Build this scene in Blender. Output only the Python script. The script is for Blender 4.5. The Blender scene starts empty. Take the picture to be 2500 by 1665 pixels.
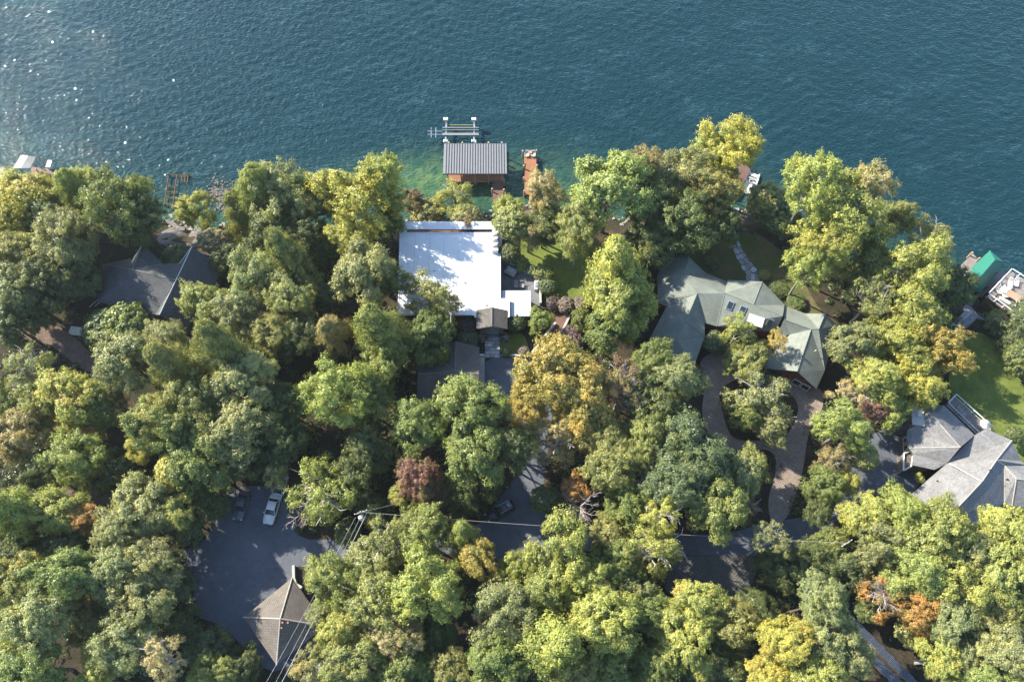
import bpy, bmesh, math, random
import numpy as np
from mathutils import Vector, Matrix
from mathutils.geometry import tessellate_polygon
S = bpy.context.scene
C = S.collection
rnd = random.Random(11)
# ------------------------------------------------------------------ camera, sky, sun, exposure
TILT = math.radians(25.0); HC = 129.0; FPX = 28.0/36.0*2500.0
cam_d = bpy.data.cameras.new('camera'); cam = bpy.data.objects.new('camera', cam_d); C.objects.link(cam)
cam.location = (0, 0, HC); cam.rotation_euler = (TILT, 0, 0)
cam_d.lens = 28.0; cam_d.sensor_width = 36.0; cam_d.clip_end = 9000.0; cam_d.clip_start = 0.5
S.camera = cam
SUN_AZ = (-0.86, 0.51); SUN_EL = math.radians(36.0)
w = bpy.data.worlds.new('World'); S.world = w; w.use_nodes = True
nt = w.node_tree; nt.nodes.clear()
sky = nt.nodes.new('ShaderNodeTexSky'); sky.sky_type = 'NISHITA'; sky.sun_disc = False
sky.sun_elevation = SUN_EL; sky.sun_rotation = math.atan2(SUN_AZ[0], SUN_AZ[1]); sky.altitude = 300
bg = nt.nodes.new('ShaderNodeBackground'); bg.inputs[1].default_value = 0.12
out = nt.nodes.new('ShaderNodeOutputWorld')
tn = nt.nodes.new('ShaderNodeMix'); tn.data_type = 'RGBA'; tn.blend_type = 'MULTIPLY'; tn.inputs[0].default_value = 1.0; tn.inputs[7].default_value = (0.90, 1.02, 1.10, 1)
nt.links.new(sky.outputs[0], tn.inputs[6]); nt.links.new(tn.outputs[2], bg.inputs[0]); nt.links.new(bg.outputs[0], out.inputs[0])
sd = bpy.data.lights.new('sun', 'SUN'); sun = bpy.data.objects.new('sun', sd); C.objects.link(sun)
sd.energy = 5.0; sd.angle = math.radians(0.55); sd.color = (1.0, 0.92, 0.76)
k = math.hypot(*SUN_AZ)
sdir = Vector((SUN_AZ[0]/k*math.cos(SUN_EL), SUN_AZ[1]/k*math.cos(SUN_EL), math.sin(SUN_EL)))
sun.rotation_euler = sdir.to_track_quat('Z', 'Y').to_euler(); sun.location = (-60, 60, 80)
vs = S.view_settings; vs.view_transform = 'Standard'; vs.look = 'None'; vs.exposure = 1.46; vs.gamma = 1; vs.use_curve_mapping = False
S.cycles.max_bounces = 5; S.cycles.diffuse_bounces = 3; S.cycles.glossy_bounces = 2; S.cycles.transmission_bounces = 3
S.cycles.sample_clamp_indirect = 4.0
# ------------------------------------------------------------------ from a place in the survey photo to a place on the ground
ct, st = math.cos(TILT), math.sin(TILT)
def P(u, v, z):
    a = (u-1250.0)/FPX; b = (832.5-v)/FPX
    dx, dy, dz = a, b*ct+st, b*st-ct
    t = (z-HC)/dz
    return Vector((dx*t, dy*t, z))
def proj(p):
    x, y, z = p[0], p[1], p[2]-HC
    f = y*st - z*ct; up = y*ct + z*st
    return 1250+FPX*x/f, 832.5-FPX*up/f
def reg(ox, oy, s): return lambda x, y: (ox+x/s, oy+y/s)
R1 = reg(0, 360, 3.136); R3 = reg(940, 260, 3.92); R4 = reg(940, 520, 3.563); R5 = reg(1380, 260, 3.135)
R6 = reg(1500, 560, 3.137); R7 = reg(1900, 360, 3.137); R8 = reg(1960, 800, 3.015); RP = reg(400, 1150, 3.045)
RD = reg(1500, 1000, 3.485); RS = reg(1960, 1250, 3.778); RU = reg(900, 1000, 3.92)
def Q(R, x, y, z): return P(*R(x, y), z)
# ------------------------------------------------------------------ the terrain
shore_px = [(-900, 430), (-200, 462), (0, 475), (250, 515), (400, 540), (560, 560), (760, 565), (960, 545), (1080, 535), (1200, 522), (1290, 505),
            (1400, 520), (1560, 530), (1700, 505), (1790, 500), (1900, 530), (2050, 620), (2200, 675), (2330, 708), (2420, 790), (2560, 880), (2800, 1040), (3300, 1500)]
SH = [P(u, v, 0) for u, v in shore_px]
shx = np.array([p.x for p in SH]); shy = np.array([p.y for p in SH])
PLATEAU = 4.0
def ysh(x):
    return np.interp(x, shx, shy) + 0.7*np.sin(np.asarray(x)*0.55) + 0.4*np.sin(np.asarray(x)*1.37+1)
def ter(x, y):
    d = ysh(x)-np.asarray(y)
    t = np.clip(d/8.5, 0, 1)
    return np.where(d < 0, np.maximum(-4, d*0.33), 0.06+(PLATEAU-0.06)*t*t*(3-2*t))
def G(u, v, off=0.0):
    z = PLATEAU
    for _ in range(12):
        p = P(u, v, z); z = z*0.4+0.6*(float(ter(p.x, p.y)))
    p = P(u, v, z+off); return p
# ------------------------------------------------------------------ materials
MATS = {}
def srgb(c):
    return tuple(((x/255.0+0.055)/1.055)**2.4 if x > 10 else x/255.0/12.92 for x in c)
def new_mat(name):
    m = bpy.data.materials.new(name); m.use_nodes = True
    n = m.node_tree.nodes; n.clear()
    o = n.new('ShaderNodeOutputMaterial'); b = n.new('ShaderNodeBsdfPrincipled')
    m.node_tree.links.new(b.outputs[0], o.inputs[0])
    return m, m.node_tree, b
def nd(t, typ, **kw):
    x = t.nodes.new(typ)
    for k_, v_ in kw.items():
        if k_.startswith('i_'):
            key = k_[2:]; key = int(key) if key.isdigit() else key
            x.inputs[key].default_value = v_
        else: setattr(x, k_, v_)
    return x
def ramp(t, src, stops):
    r = t.nodes.new('ShaderNodeValToRGB'); e = r.color_ramp.elements
    while len(e) < len(stops): e.new(0.5)
    for i, (p, c) in enumerate(stops):
        e[i].position = p; e[i].color = (c[0], c[1], c[2], 1) if isinstance(c, tuple) else (c, c, c, 1)
    t.links.new(src, r.inputs[0]); return r.outputs[0]
def mix(t, f, a, b, mode='MIX'):
    m = t.nodes.new('ShaderNodeMix'); m.data_type = 'RGBA'; m.blend_type = mode
    for sock, v in ((m.inputs[0], f), (m.inputs[6], a), (m.inputs[7], b)):
        if isinstance(v, (int, float)): sock.default_value = v if sock == m.inputs[0] else (v, v, v, 1)
        elif isinstance(v, tuple): sock.default_value = (v[0], v[1], v[2], 1)
        else: t.links.new(v, sock)
    return m.outputs[2]
def plain(name, col, rough=0.7, metal=0.0, var=0.25, scale=3.0, bump=0.0, spec=0.4):
    if name in MATS: return MATS[name]
    m, t, b = new_mat(name)
    tc = nd(t, 'ShaderNodeTexCoord')
    n1 = nd(t, 'ShaderNodeTexNoise', i_Scale=scale, i_Detail=6.0, i_Roughness=0.65); t.links.new(tc.outputs['Object'], n1.inputs['Vector'])
    n2 = nd(t, 'ShaderNodeTexNoise', i_Scale=scale*0.17, i_Detail=3.0); t.links.new(tc.outputs['Object'], n2.inputs['Vector'])
    dark = tuple(x*(1-var) for x in col); lite = tuple(min(1, x*(1+var)) for x in col)
    c = ramp(t, n1.outputs[0], [(0.3, dark), (0.7, lite)])
    c2 = ramp(t, n2.outputs[0], [(0.3, 1-var*0.6), (0.7, 1.0)])
    t.links.new(mix(t, 1.0, c, c2, 'MULTIPLY'), b.inputs['Base Color'])
    b.inputs['Roughness'].default_value = rough; b.inputs['Metallic'].default_value = metal; b.inputs['Specular IOR Level'].default_value = spec
    if bump:
        bp = nd(t, 'ShaderNodeBump', i_Strength=bump, i_Distance=0.05); t.links.new(n1.outputs[0], bp.inputs['Height']); t.links.new(bp.outputs[0], b.inputs['Normal'])
    MATS[name] = m; return m
def bricky(name, c1, c2, mortar, bw, bh, mort=0.04, rough=0.8, blot=0.25, offset=0.5, bump=0.5, leaf=None):
    """rows of shingles, pavers or boards laid in the face's own UV metres"""
    m, t, b = new_mat(name)
    uv = nd(t, 'ShaderNodeUVMap')
    br = nd(t, 'ShaderNodeTexBrick', offset=offset, i_Scale=1.0)
    br.inputs['Color1'].default_value = (*c1, 1); br.inputs['Color2'].default_value = (*c2, 1); br.inputs['Mortar'].default_value = (*mortar, 1)
    br.inputs['Brick Width'].default_value = bw; br.inputs['Row Height'].default_value = bh; br.inputs['Mortar Size'].default_value = mort
    t.links.new(uv.outputs[0], br.inputs[0])
    tc = nd(t, 'ShaderNodeTexCoord')
    n1 = nd(t, 'ShaderNodeTexNoise', i_Scale=0.45, i_Detail=5.0); t.links.new(tc.outputs['Object'], n1.inputs['Vector'])
    n2 = nd(t, 'ShaderNodeTexNoise', i_Scale=9.0, i_Detail=3.0); t.links.new(tc.outputs['Object'], n2.inputs['Vector'])
    c = mix(t, 1.0, br.outputs[0], ramp(t, n1.outputs[0], [(0.3, 1-blot), (0.7, 1.0)]), 'MULTIPLY')
    c = mix(t, 1.0, c, ramp(t, n2.outputs[0], [(0.3, 0.75), (0.65, 1.15)]), 'MULTIPLY')
    if leaf:
        vo = nd(t, 'ShaderNodeTexVoronoi', i_Scale=leaf[1]); t.links.new(tc.outputs['Object'], vo.inputs['Vector'])
        c = mix(t, ramp(t, vo.outputs['Distance'], [(leaf[2], 1.0), (leaf[2]+0.03, 0.0)]), c, leaf[0])
    t.links.new(c, b.inputs['Base Color'])
    b.inputs['Roughness'].default_value = rough; b.inputs['Specular IOR Level'].default_value = 0.3
    bp = nd(t, 'ShaderNodeBump', i_Strength=bump, i_Distance=0.03); t.links.new(br.outputs['Fac'], bp.inputs['Height']); bp.invert = True
    t.links.new(bp.outputs[0], b.inputs['Normal'])
    MATS[name] = m; return m
M_roof_green = bricky('green_shingle', (0.235, 0.255, 0.225), (0.195, 0.22, 0.19), (0.14, 0.16, 0.14), 0.5, 0.22, 0.012)
M_roof_slate = bricky('dark_shingle', (0.118, 0.12, 0.122), (0.092, 0.095, 0.098), (0.055, 0.06, 0.07), 0.55, 0.3, 0.03)
M_roof_brown = bricky('brown_shingle', (0.165, 0.15, 0.138), (0.125, 0.115, 0.108), (0.06, 0.052, 0.048), 0.45, 0.26, 0.035)
M_roof_pav = bricky('taupe_shingle', (0.20, 0.175, 0.15), (0.155, 0.135, 0.12), (0.085, 0.075, 0.07), 0.5, 0.28, 0.035)
M_roof_grey = bricky('grey_shingle', (0.28, 0.27, 0.265), (0.19, 0.19, 0.195), (0.13, 0.13, 0.135), 0.4, 0.22, 0.02)
M_ridge_l = plain('ridge_cap_pale', (0.36, 0.33, 0.29), 0.8); M_ridge_d = plain('ridge_cap_grey', (0.17, 0.18, 0.18), 0.8)
M_ridge_g = plain('ridge_cap_green', (0.17, 0.19, 0.165), 0.8)
M_paver = bricky('brick_paver', (0.38, 0.295, 0.24), (0.28, 0.215, 0.18), (0.12, 0.105, 0.095), 0.46, 0.24, 0.035, leaf=((0.3, 0.24, 0.12), 1.6, 0.05))
M_paver2 = bricky('grass_paver', (0.14, 0.13, 0.125), (0.11, 0.105, 0.10), (0.06, 0.065, 0.06), 0.4, 0.4, 0.05)
M_patio = bricky('slate_patio', (0.20, 0.205, 0.22), (0.15, 0.155, 0.17), (0.09, 0.09, 0.10), 0.6, 0.4, 0.03)
M_deck = bricky('cedar_boards', (0.38, 0.17, 0.085), (0.29, 0.125, 0.065), (0.12, 0.05, 0.03), 3.2, 0.15, 0.012, rough=0.6)
M_deck_d = bricky('brown_boards', (0.20, 0.11, 0.08), (0.15, 0.085, 0.065), (0.05, 0.03, 0.025), 3.2, 0.15, 0.012, rough=0.6)
M_deck_g = bricky('grey_boards', (0.30, 0.26, 0.24), (0.25, 0.22, 0.205), (0.12, 0.11, 0.1), 3.2, 0.15, 0.012)
M_siding = bricky('wood_siding', (0.16, 0.12, 0.09), (0.13, 0.10, 0.075), (0.05, 0.04, 0.035), 4.0, 0.2, 0.02)
M_siding_red = bricky('red_cedar_siding', (0.26, 0.085, 0.04), (0.20, 0.07, 0.035), (0.06, 0.03, 0.02), 4.0, 0.2, 0.02)
M_stone = bricky('fieldstone', (0.32, 0.28, 0.24), (0.17, 0.15, 0.13), (0.10, 0.09, 0.085), 0.5, 0.28, 0.05, bump=1.0)
M_flag = plain('bluestone', (0.38, 0.41, 0.44), 0.8, var=0.35, bump=0.3)
M_flag2 = plain('flagstone_grey', (0.28, 0.27, 0.28), 0.85, var=0.4, bump=0.4)
M_white = plain('white_membrane', (0.62, 0.63, 0.64), 0.6, var=0.06, scale=1.0)
M_whitep = plain('white_paint', (0.62, 0.62, 0.61), 0.45, var=0.06)
M_ltgrey = plain('pale_metal_roof', (0.40, 0.44, 0.48), 0.5, var=0.05)
M_conc = plain('concrete', (0.40, 0.385, 0.36), 0.85, var=0.15, bump=0.2)
M_alu = plain('aluminium', (0.62, 0.64, 0.66), 0.35, 0.85, var=0.1)
M_seam = plain('grey_metal_panel', (0.22, 0.225, 0.235), 0.5, 0.2, var=0.1)
M_seamd = plain('dark_metal_trim', (0.05, 0.052, 0.06), 0.5, 0.2, var=0.1)
M_post = plain('timber_post', (0.42, 0.31, 0.20), 0.8, var=0.3)
M_black = plain('black_metal', (0.015, 0.015, 0.017), 0.4, var=0.1)
M_rust = plain('weathered_orange_timber', (0.19, 0.10, 0.04), 0.9, var=0.5)
M_glass = plain('dark_glass', (0.02, 0.03, 0.04), 0.06, var=0.1, spec=0.9)
M_teal = plain('teal_metal_roof', (0.018, 0.14, 0.10), 0.5, var=0.05, scale=0.8)
M_cloth = plain('white_cushion', (0.55, 0.54, 0.53), 0.9, var=0.08)
M_greyc = plain('grey_cushion', (0.28, 0.28, 0.29), 0.9, var=0.15)
M_wood = plain('teak', (0.36, 0.25, 0.17), 0.7, var=0.2)
M_red = plain('red_plastic', (0.55, 0.04, 0.03), 0.5, var=0.1)
M_bark = plain('bark', (0.13, 0.10, 0.08), 0.95, var=0.4, bump=0.6)
M_barkw = plain('pale_bark', (0.50, 0.46, 0.42), 0.9, var=0.25)
M_barkg = plain('grey_bark', (0.30, 0.26, 0.245), 0.95, var=0.35)
M_rock = plain('shore_rock', (0.30, 0.27, 0.25), 0.95, var=0.4, bump=0.8)
M_rubber = plain('rubber', (0.02, 0.02, 0.02), 0.8, var=0.1)
M_wire = plain('cable', (0.45, 0.45, 0.46), 0.5, var=0.1)
M_flower = plain('pink_white_petals', (0.62, 0.50, 0.58), 0.8, var=0.3, scale=30)
M_pot = plain('dark_planter', (0.05, 0.05, 0.055), 0.6)
M_redlamp = plain('red_lens', (0.35, 0.02, 0.02), 0.2, var=0.05)
M_lens = plain('headlamp_lens', (0.7, 0.72, 0.75), 0.1, var=0.05)
def car_paint(name, col):
    m = plain(name, col, 0.28, 0.1, var=0.04, scale=0.5, spec=0.5); return m
def asphalt():
    m, t, b = new_mat('asphalt'); tc = nd(t, 'ShaderNodeTexCoord')
    n1 = nd(t, 'ShaderNodeTexNoise', i_Scale=0.10, i_Detail=7.0, i_Roughness=0.6); n2 = nd(t, 'ShaderNodeTexNoise', i_Scale=14.0, i_Detail=4.0)
    n3 = nd(t, 'ShaderNodeTexNoise', i_Scale=0.6, i_Detail=8.0, i_Roughness=0.7, i_Distortion=1.2)
    vo = nd(t, 'ShaderNodeTexVoronoi', i_Scale=1.5); vo2 = nd(t, 'ShaderNodeTexVoronoi', i_Scale=0.22, feature='DISTANCE_TO_EDGE')
    for n in (n1, n2, n3, vo, vo2): t.links.new(tc.outputs['Object'], n.inputs['Vector'])
    c = ramp(t, n1.outputs[0], [(0.3, (0.072, 0.082, 0.105)), (0.7, (0.12, 0.13, 0.155))])
    c = mix(t, 1.0, c, ramp(t, n2.outputs[0], [(0.3, 0.75), (0.7, 1.2)]), 'MULTIPLY')
    c = mix(t, 1.0, c, ramp(t, n3.outputs[0], [(0.35, 0.82), (0.7, 1.12)]), 'MULTIPLY')
    c = mix(t, ramp(t, vo2.outputs['Distance'], [(0.0, 0.35), (0.006, 0.0)]), c, (0.03, 0.03, 0.032))
    leaf = mix(t, n2.outputs[0], (0.35, 0.26, 0.10), (0.22, 0.20, 0.16))
    c = mix(t, ramp(t, vo.outputs['Distance'], [(0.045, 1.0), (0.07, 0.0)]), c, leaf)
    t.links.new(c, b.inputs['Base Color']); b.inputs['Roughness'].default_value = 0.85; b.inputs['Specular IOR Level'].default_value = 0.3
    bp = nd(t, 'ShaderNodeBump', i_Strength=0.3, i_Distance=0.02); t.links.new(n2.outputs[0], bp.inputs['Height']); t.links.new(bp.outputs[0], b.inputs['Normal'])
    return m
M_asph = asphalt()
def soil(name, stops, sc=0.25, sc2=3.0):
    m, t, b = new_mat(name); tc = nd(t, 'ShaderNodeTexCoord')
    n1 = nd(t, 'ShaderNodeTexNoise', i_Scale=sc, i_Detail=9.0, i_Roughness=0.7); n2 = nd(t, 'ShaderNodeTexNoise', i_Scale=sc2, i_Detail=6.0, i_Roughness=0.7)
    for n in (n1, n2): t.links.new(tc.outputs['Object'], n.inputs['Vector'])
    c = mix(t, 1.0, ramp(t, n1.outputs[0], stops), ramp(t, n2.outputs[0], [(0.3, 0.55), (0.7, 1.35)]), 'MULTIPLY')
    t.links.new(c, b.inputs['Base Color']); b.inputs['Roughness'].default_value = 0.95; b.inputs['Specular IOR Level'].default_value = 0.15
    bp = nd(t, 'ShaderNodeBump', i_Strength=0.8, i_Distance=0.12); t.links.new(n2.outputs[0], bp.inputs['Height']); t.links.new(bp.outputs[0], b.inputs['Normal'])
    return m
M_ground = soil('forest_floor', [(0.35, (0.018, 0.026, 0.010)), (0.5, (0.038, 0.032, 0.02)), (0.68, (0.09, 0.056, 0.038))])
M_lawn = soil('lawn_grass', [(0.3, (0.075, 0.10, 0.022)), (0.55, (0.135, 0.165, 0.036)), (0.75, (0.20, 0.20, 0.065))], 0.35, 7.0)
M_drylawn = soil('thin_lawn', [(0.35, (0.06, 0.09, 0.02)), (0.5, (0.09, 0.09, 0.035)), (0.65, (0.15, 0.11, 0.06))], 0.25, 5.0)
M_dirt = soil('leafy_dirt', [(0.35, (0.10, 0.075, 0.06)), (0.65, (0.17, 0.12, 0.095))], 0.5, 4.0)
M_gravel = soil('gravel_lane', [(0.35, (0.12, 0.115, 0.11)), (0.65, (0.17, 0.155, 0.14))], 0.5, 6.0)
def foliage(name, patch_lo=0.56, patch_hi=0.72, accent=(0.44, 0.41, 0.10), amount=0.6):
    m, t, b = new_mat(name)
    oi = nd(t, 'ShaderNodeObjectInfo'); at = nd(t, 'ShaderNodeAttribute', attribute_name='tint')
    tc = nd(t, 'ShaderNodeTexCoord'); ad = nd(t, 'ShaderNodeVectorMath', operation='ADD')
    mu = nd(t, 'ShaderNodeVectorMath', operation='SCALE'); t.links.new(oi.outputs['Random'], mu.inputs['Scale']); mu.inputs[0].default_value = (37, 53, 71)
    t.links.new(tc.outputs['Object'], ad.inputs[0]); t.links.new(mu.outputs[0], ad.inputs[1])
    n1 = nd(t, 'ShaderNodeTexNoise', i_Scale=1.3, i_Detail=4.0, i_Roughness=0.6); t.links.new(ad.outputs[0], n1.inputs['Vector'])
    c = mix(t, 1.0, oi.outputs['Color'], ramp(t, at.outputs['Fac'], [(0.0, (0.55, 0.60, 0.62)), (0.55, (1.0, 1.0, 1.0)), (1.0, (1.55, 1.38, 1.12))]), 'MULTIPLY')
    f = nd(t, 'ShaderNodeMath', operation='MULTIPLY', i_1=amount); t.links.new(ramp(t, n1.outputs[0], [(patch_lo, 0.0), (patch_hi, 1.0)]), f.inputs[0])
    c = mix(t, f.outputs[0], c, accent)
    t.links.new(c, b.inputs['Base Color']); b.inputs['Roughness'].default_value = 0.42; b.inputs['Specular IOR Level'].default_value = 0.5
    tr = nd(t, 'ShaderNodeBsdfTranslucent'); g = mix(t, 1.0, c, (1.25, 1.2, 0.55), 'MULTIPLY'); t.links.new(g, tr.inputs[0])
    ms = nd(t, 'ShaderNodeMixShader', i_0=0.33); t.links.new(b.outputs[0], ms.inputs[1]); t.links.new(tr.outputs[0], ms.inputs[2])
    o = [n for n in t.nodes if n.type == 'OUTPUT_MATERIAL'][0]; t.links.new(ms.outputs[0], o.inputs[0])
    return m
M_leaf = foliage('leaves_green', amount=0.5)
M_leafa = foliage('leaves_autumn', 0.50, 0.64, (0.50, 0.37, 0.09), 0.6)
M_leafr = foliage('leaves_russet', 0.48, 0.64, (0.27, 0.29, 0.08), 0.7)
def water_mat():
    m, t, b = new_mat('lake_water'); tc = nd(t, 'ShaderNodeTexCoord')
    at = nd(t, 'ShaderNodeAttribute', attribute_name='shallow')
    mp = nd(t, 'ShaderNodeMapping'); mp.inputs['Rotation'].default_value = (0, 0, math.radians(35)); mp.inputs['Scale'].default_value = (0.5, 1.0, 1)
    t.links.new(tc.outputs['Object'], mp.inputs[0])
    mp2 = nd(t, 'ShaderNodeMapping'); mp2.inputs['Rotation'].default_value = (0, 0, math.radians(15)); mp2.inputs['Scale'].default_value = (0.6, 1.0, 1)
    t.links.new(tc.outputs['Object'], mp2.inputs[0])
    n1 = nd(t, 'ShaderNodeTexNoise', i_Scale=1.2, i_Detail=1.0, i_Roughness=0.5, i_Distortion=0.5); t.links.new(mp.outputs[0], n1.inputs['Vector'])
    n2 = nd(t, 'ShaderNodeTexNoise', i_Scale=2.6, i_Detail=0.0, i_Roughness=0.5, i_Distortion=0.3); t.links.new(mp2.outputs[0], n2.inputs['Vector'])
    n3 = nd(t, 'ShaderNodeTexNoise', i_Scale=0.035, i_Detail=4.0, i_Roughness=0.6); t.links.new(tc.outputs['Object'], n3.inputs['Vector'])
    a = nd(t, 'ShaderNodeMath', operation='MULTIPLY', i_1=0.6); t.links.new(n1.outputs[0], a.inputs[0])
    bb = nd(t, 'ShaderNodeMath', operation='MULTIPLY', i_1=0.8); t.links.new(n2.outputs[0], bb.inputs[0])
    s = nd(t, 'ShaderNodeMath', operation='ADD'); t.links.new(a.outputs[0], s.inputs[0]); t.links.new(bb.outputs[0], s.inputs[1])
    bp = nd(t, 'ShaderNodeBump', i_Strength=1.0, i_Distance=0.19); t.links.new(s.outputs[0], bp.inputs['Height']); t.links.new(bp.outputs[0], b.inputs['Normal'])
    deep = mix(t, n3.outputs[0], (0.004, 0.022, 0.030), (0.006, 0.030, 0.038))
    n4 = nd(t, 'ShaderNodeTexNoise', i_Scale=0.35, i_Detail=6.0, i_Roughness=0.7); t.links.new(tc.outputs['Object'], n4.inputs['Vector'])
    sh = mix(t, ramp(t, n4.outputs[0], [(0.4, 0.0), (0.62, 1.0)]), (0.03, 0.085, 0.045), (0.085, 0.14, 0.05))
    c = mix(t, at.outputs['Fac'], deep, sh)
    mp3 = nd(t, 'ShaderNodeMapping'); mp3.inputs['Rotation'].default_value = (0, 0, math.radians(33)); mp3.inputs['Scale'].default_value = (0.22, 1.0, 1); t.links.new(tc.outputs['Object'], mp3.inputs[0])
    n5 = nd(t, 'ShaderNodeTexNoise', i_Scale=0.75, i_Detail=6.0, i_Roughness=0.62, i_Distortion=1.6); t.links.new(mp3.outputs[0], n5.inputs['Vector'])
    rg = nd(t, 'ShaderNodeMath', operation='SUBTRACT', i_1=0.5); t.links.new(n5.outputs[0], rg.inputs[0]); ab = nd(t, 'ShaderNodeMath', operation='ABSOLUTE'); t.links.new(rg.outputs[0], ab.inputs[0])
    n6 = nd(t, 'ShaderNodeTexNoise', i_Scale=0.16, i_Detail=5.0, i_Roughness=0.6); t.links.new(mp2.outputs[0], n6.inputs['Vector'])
    crest_light = mix(t, 1.0, ramp(t, ab.outputs[0], [(0.0, 1.0), (0.016, 0.0)]), ramp(t, n6.outputs[0], [(0.5, 0.0), (0.62, 1.0)]), 'MULTIPLY')  # lit wave crests painted as thin pale lines into the base colour
    crest_fac = nd(t, 'ShaderNodeMath', operation='MULTIPLY', i_1=0.4); t.links.new(crest_light, crest_fac.inputs[0])
    c = mix(t, crest_fac.outputs[0], c, (0.09, 0.19, 0.24))
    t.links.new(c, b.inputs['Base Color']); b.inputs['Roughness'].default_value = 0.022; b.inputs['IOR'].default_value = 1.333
    b.inputs['Specular IOR Level'].default_value = 0.5
    return m
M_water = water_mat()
# ------------------------------------------------------------------ mesh building
def tag(o, label=None, cat=None, group=None, kind=None):
    if label: o['label'] = label
    if cat: o['category'] = cat
    if group: o['group'] = group
    if kind: o['kind'] = kind
    return o
def thing(name, label, cat, loc, rz=0.0, group=None):
    o = bpy.data.objects.new(name, None); C.objects.link(o); o.location = loc; o.rotation_euler = (0, 0, rz); o.empty_display_size = 0.3
    return tag(o, label, cat, group)
class MB:
    def __init__(s): s.v = []; s.f = []
    def add(s, vs_, fs):
        n = len(s.v); s.v += [tuple(p) for p in vs_]; s.f += [tuple(i+n for i in f) for f in fs]; return s
    def box(s, c, d, rz=0.0, taper=1.0):
        x, y, z = (q/2 for q in d); co, si = math.cos(rz), math.sin(rz); pts = []
        for sz in (-1, 1):
            k_ = taper if sz > 0 else 1
            for sx, sy in ((-1, -1), (1, -1), (1, 1), (-1, 1)):
                a, b = sx*x*k_, sy*y*k_; pts.append((c[0]+a*co-b*si, c[1]+a*si+b*co, c[2]+sz*z))
        return s.add(pts, [(3, 2, 1, 0), (4, 5, 6, 7), (0, 1, 5, 4), (1, 2, 6, 5), (2, 3, 7, 6), (3, 0, 4, 7)])
    def prism(s, poly, z0, z1):
        """poly: xy points; z1 may be a list, the top height of each"""
        n = len(poly); a = sum(poly[i][0]*poly[(i+1) % n][1]-poly[(i+1) % n][0]*poly[i][1] for i in range(n))
        z1l = z1 if isinstance(z1, (list, tuple)) else [z1]*n
        z0l = z0 if isinstance(z0, (list, tuple)) else [z0]*n
        pl = list(zip(poly, z0l, z1l))
        if a < 0: pl.reverse()
        vs_ = [(p[0], p[1], b) for p, b, t_ in pl]+[(p[0], p[1], t_) for p, b, t_ in pl]
        tri = tessellate_polygon([[Vector((p[0], p[1], 0)) for p, b, t_ in pl]])
        fs = [(i, (i+1) % n, n+(i+1) % n, n+i) for i in range(n)]
        for t3 in tri:
            A, B, D = (Vector((pl[i][0][0], pl[i][0][1])) for i in t3)
            cr = (B-A).cross(D-A)
            if abs(cr) < 1e-9: continue
            t3 = t3 if cr > 0 else t3[::-1]
            fs.append(tuple(n+i for i in t3)); fs.append(tuple(t3[::-1]))
        return s.add(vs_, fs)
    def tube(s, pts, rad, n=6, cap=True):
        pts = [Vector(p) for p in pts]; rad = rad if isinstance(rad, (list, tuple)) else [rad]*len(pts); rings = []
        for i, p in enumerate(pts):
            d = (pts[min(i+1, len(pts)-1)]-pts[max(i-1, 0)]); d.normalize()
            a = d.cross(Vector((0, 0, 1)) if abs(d.z) < 0.9 else Vector((1, 0, 0))).normalized(); b = d.cross(a)
            rings.append([p+a*math.cos(2*math.pi*j/n)*rad[i]+b*math.sin(2*math.pi*j/n)*rad[i] for j in range(n)])
        vs_ = [q for r_ in rings for q in r_]; fs = []
        for i in range(len(pts)-1):
            for j in range(n): fs.append((i*n+j, i*n+(j+1) % n, (i+1)*n+(j+1) % n, (i+1)*n+j))
        if cap: fs.append(tuple(range(n))[::-1]); fs.append(tuple(range((len(pts)-1)*n, len(pts)*n)))
        return s.add(vs_, fs)
    def loft(s, rings, cap=True):
        n = len(rings[0]); vs_ = [p for r_ in rings for p in r_]; fs = []
        for i in range(len(rings)-1):
            for j in range(n): fs.append((i*n+j, i*n+(j+1) % n, (i+1)*n+(j+1) % n, (i+1)*n+j))
        if cap: fs.append(tuple(range(n))[::-1]); fs.append(tuple(range((len(rings)-1)*n, len(rings)*n)))
        return s.add(vs_, fs)
    def build(s, name, mat, parent=None, local=False, smooth=False, uv=None, bevel=0.0, label=None):
        me = bpy.data.meshes.new(name)
        off = Vector((0, 0, 0)) if (parent is None or local) else root_loc(parent)
        me.from_pydata([(x-off.x, y-off.y, z-off.z) for x, y, z in s.v], [], s.f); me.materials.append(mat)
        if uv is not None: face_uv(me, uv)
        if smooth: me.shade_smooth()
        o = bpy.data.objects.new(name, me); C.objects.link(o)
        if parent: o.parent = parent
        if bevel:
            b = o.modifiers.new('bevel', 'BEVEL'); b.width = bevel; b.segments = 2; b.limit_method = 'ANGLE'
        if label: o['label'] = label
        return o
def root_loc(o):
    p = Vector((0, 0, 0))
    while o: p = p+Vector(o.location); o = o.parent
    return p
def face_uv(me, ang):
    uvl = me.uv_layers.new(name='UVMap'); ca, sa = math.cos(ang), math.sin(ang)
    for pl in me.polygons:
        n = pl.normal
        if abs(n.z) > 0.995: h = Vector((ca, sa, 0)); u = Vector((-sa, ca, 0))
        else:
            h = Vector((0, 0, 1)).cross(n).normalized(); u = n.cross(h)
        for li in pl.loop_indices:
            p = me.vertices[me.loops[li].vertex_index].co
            uvl.data[li].uv = (p.dot(h), p.dot(u))
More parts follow.
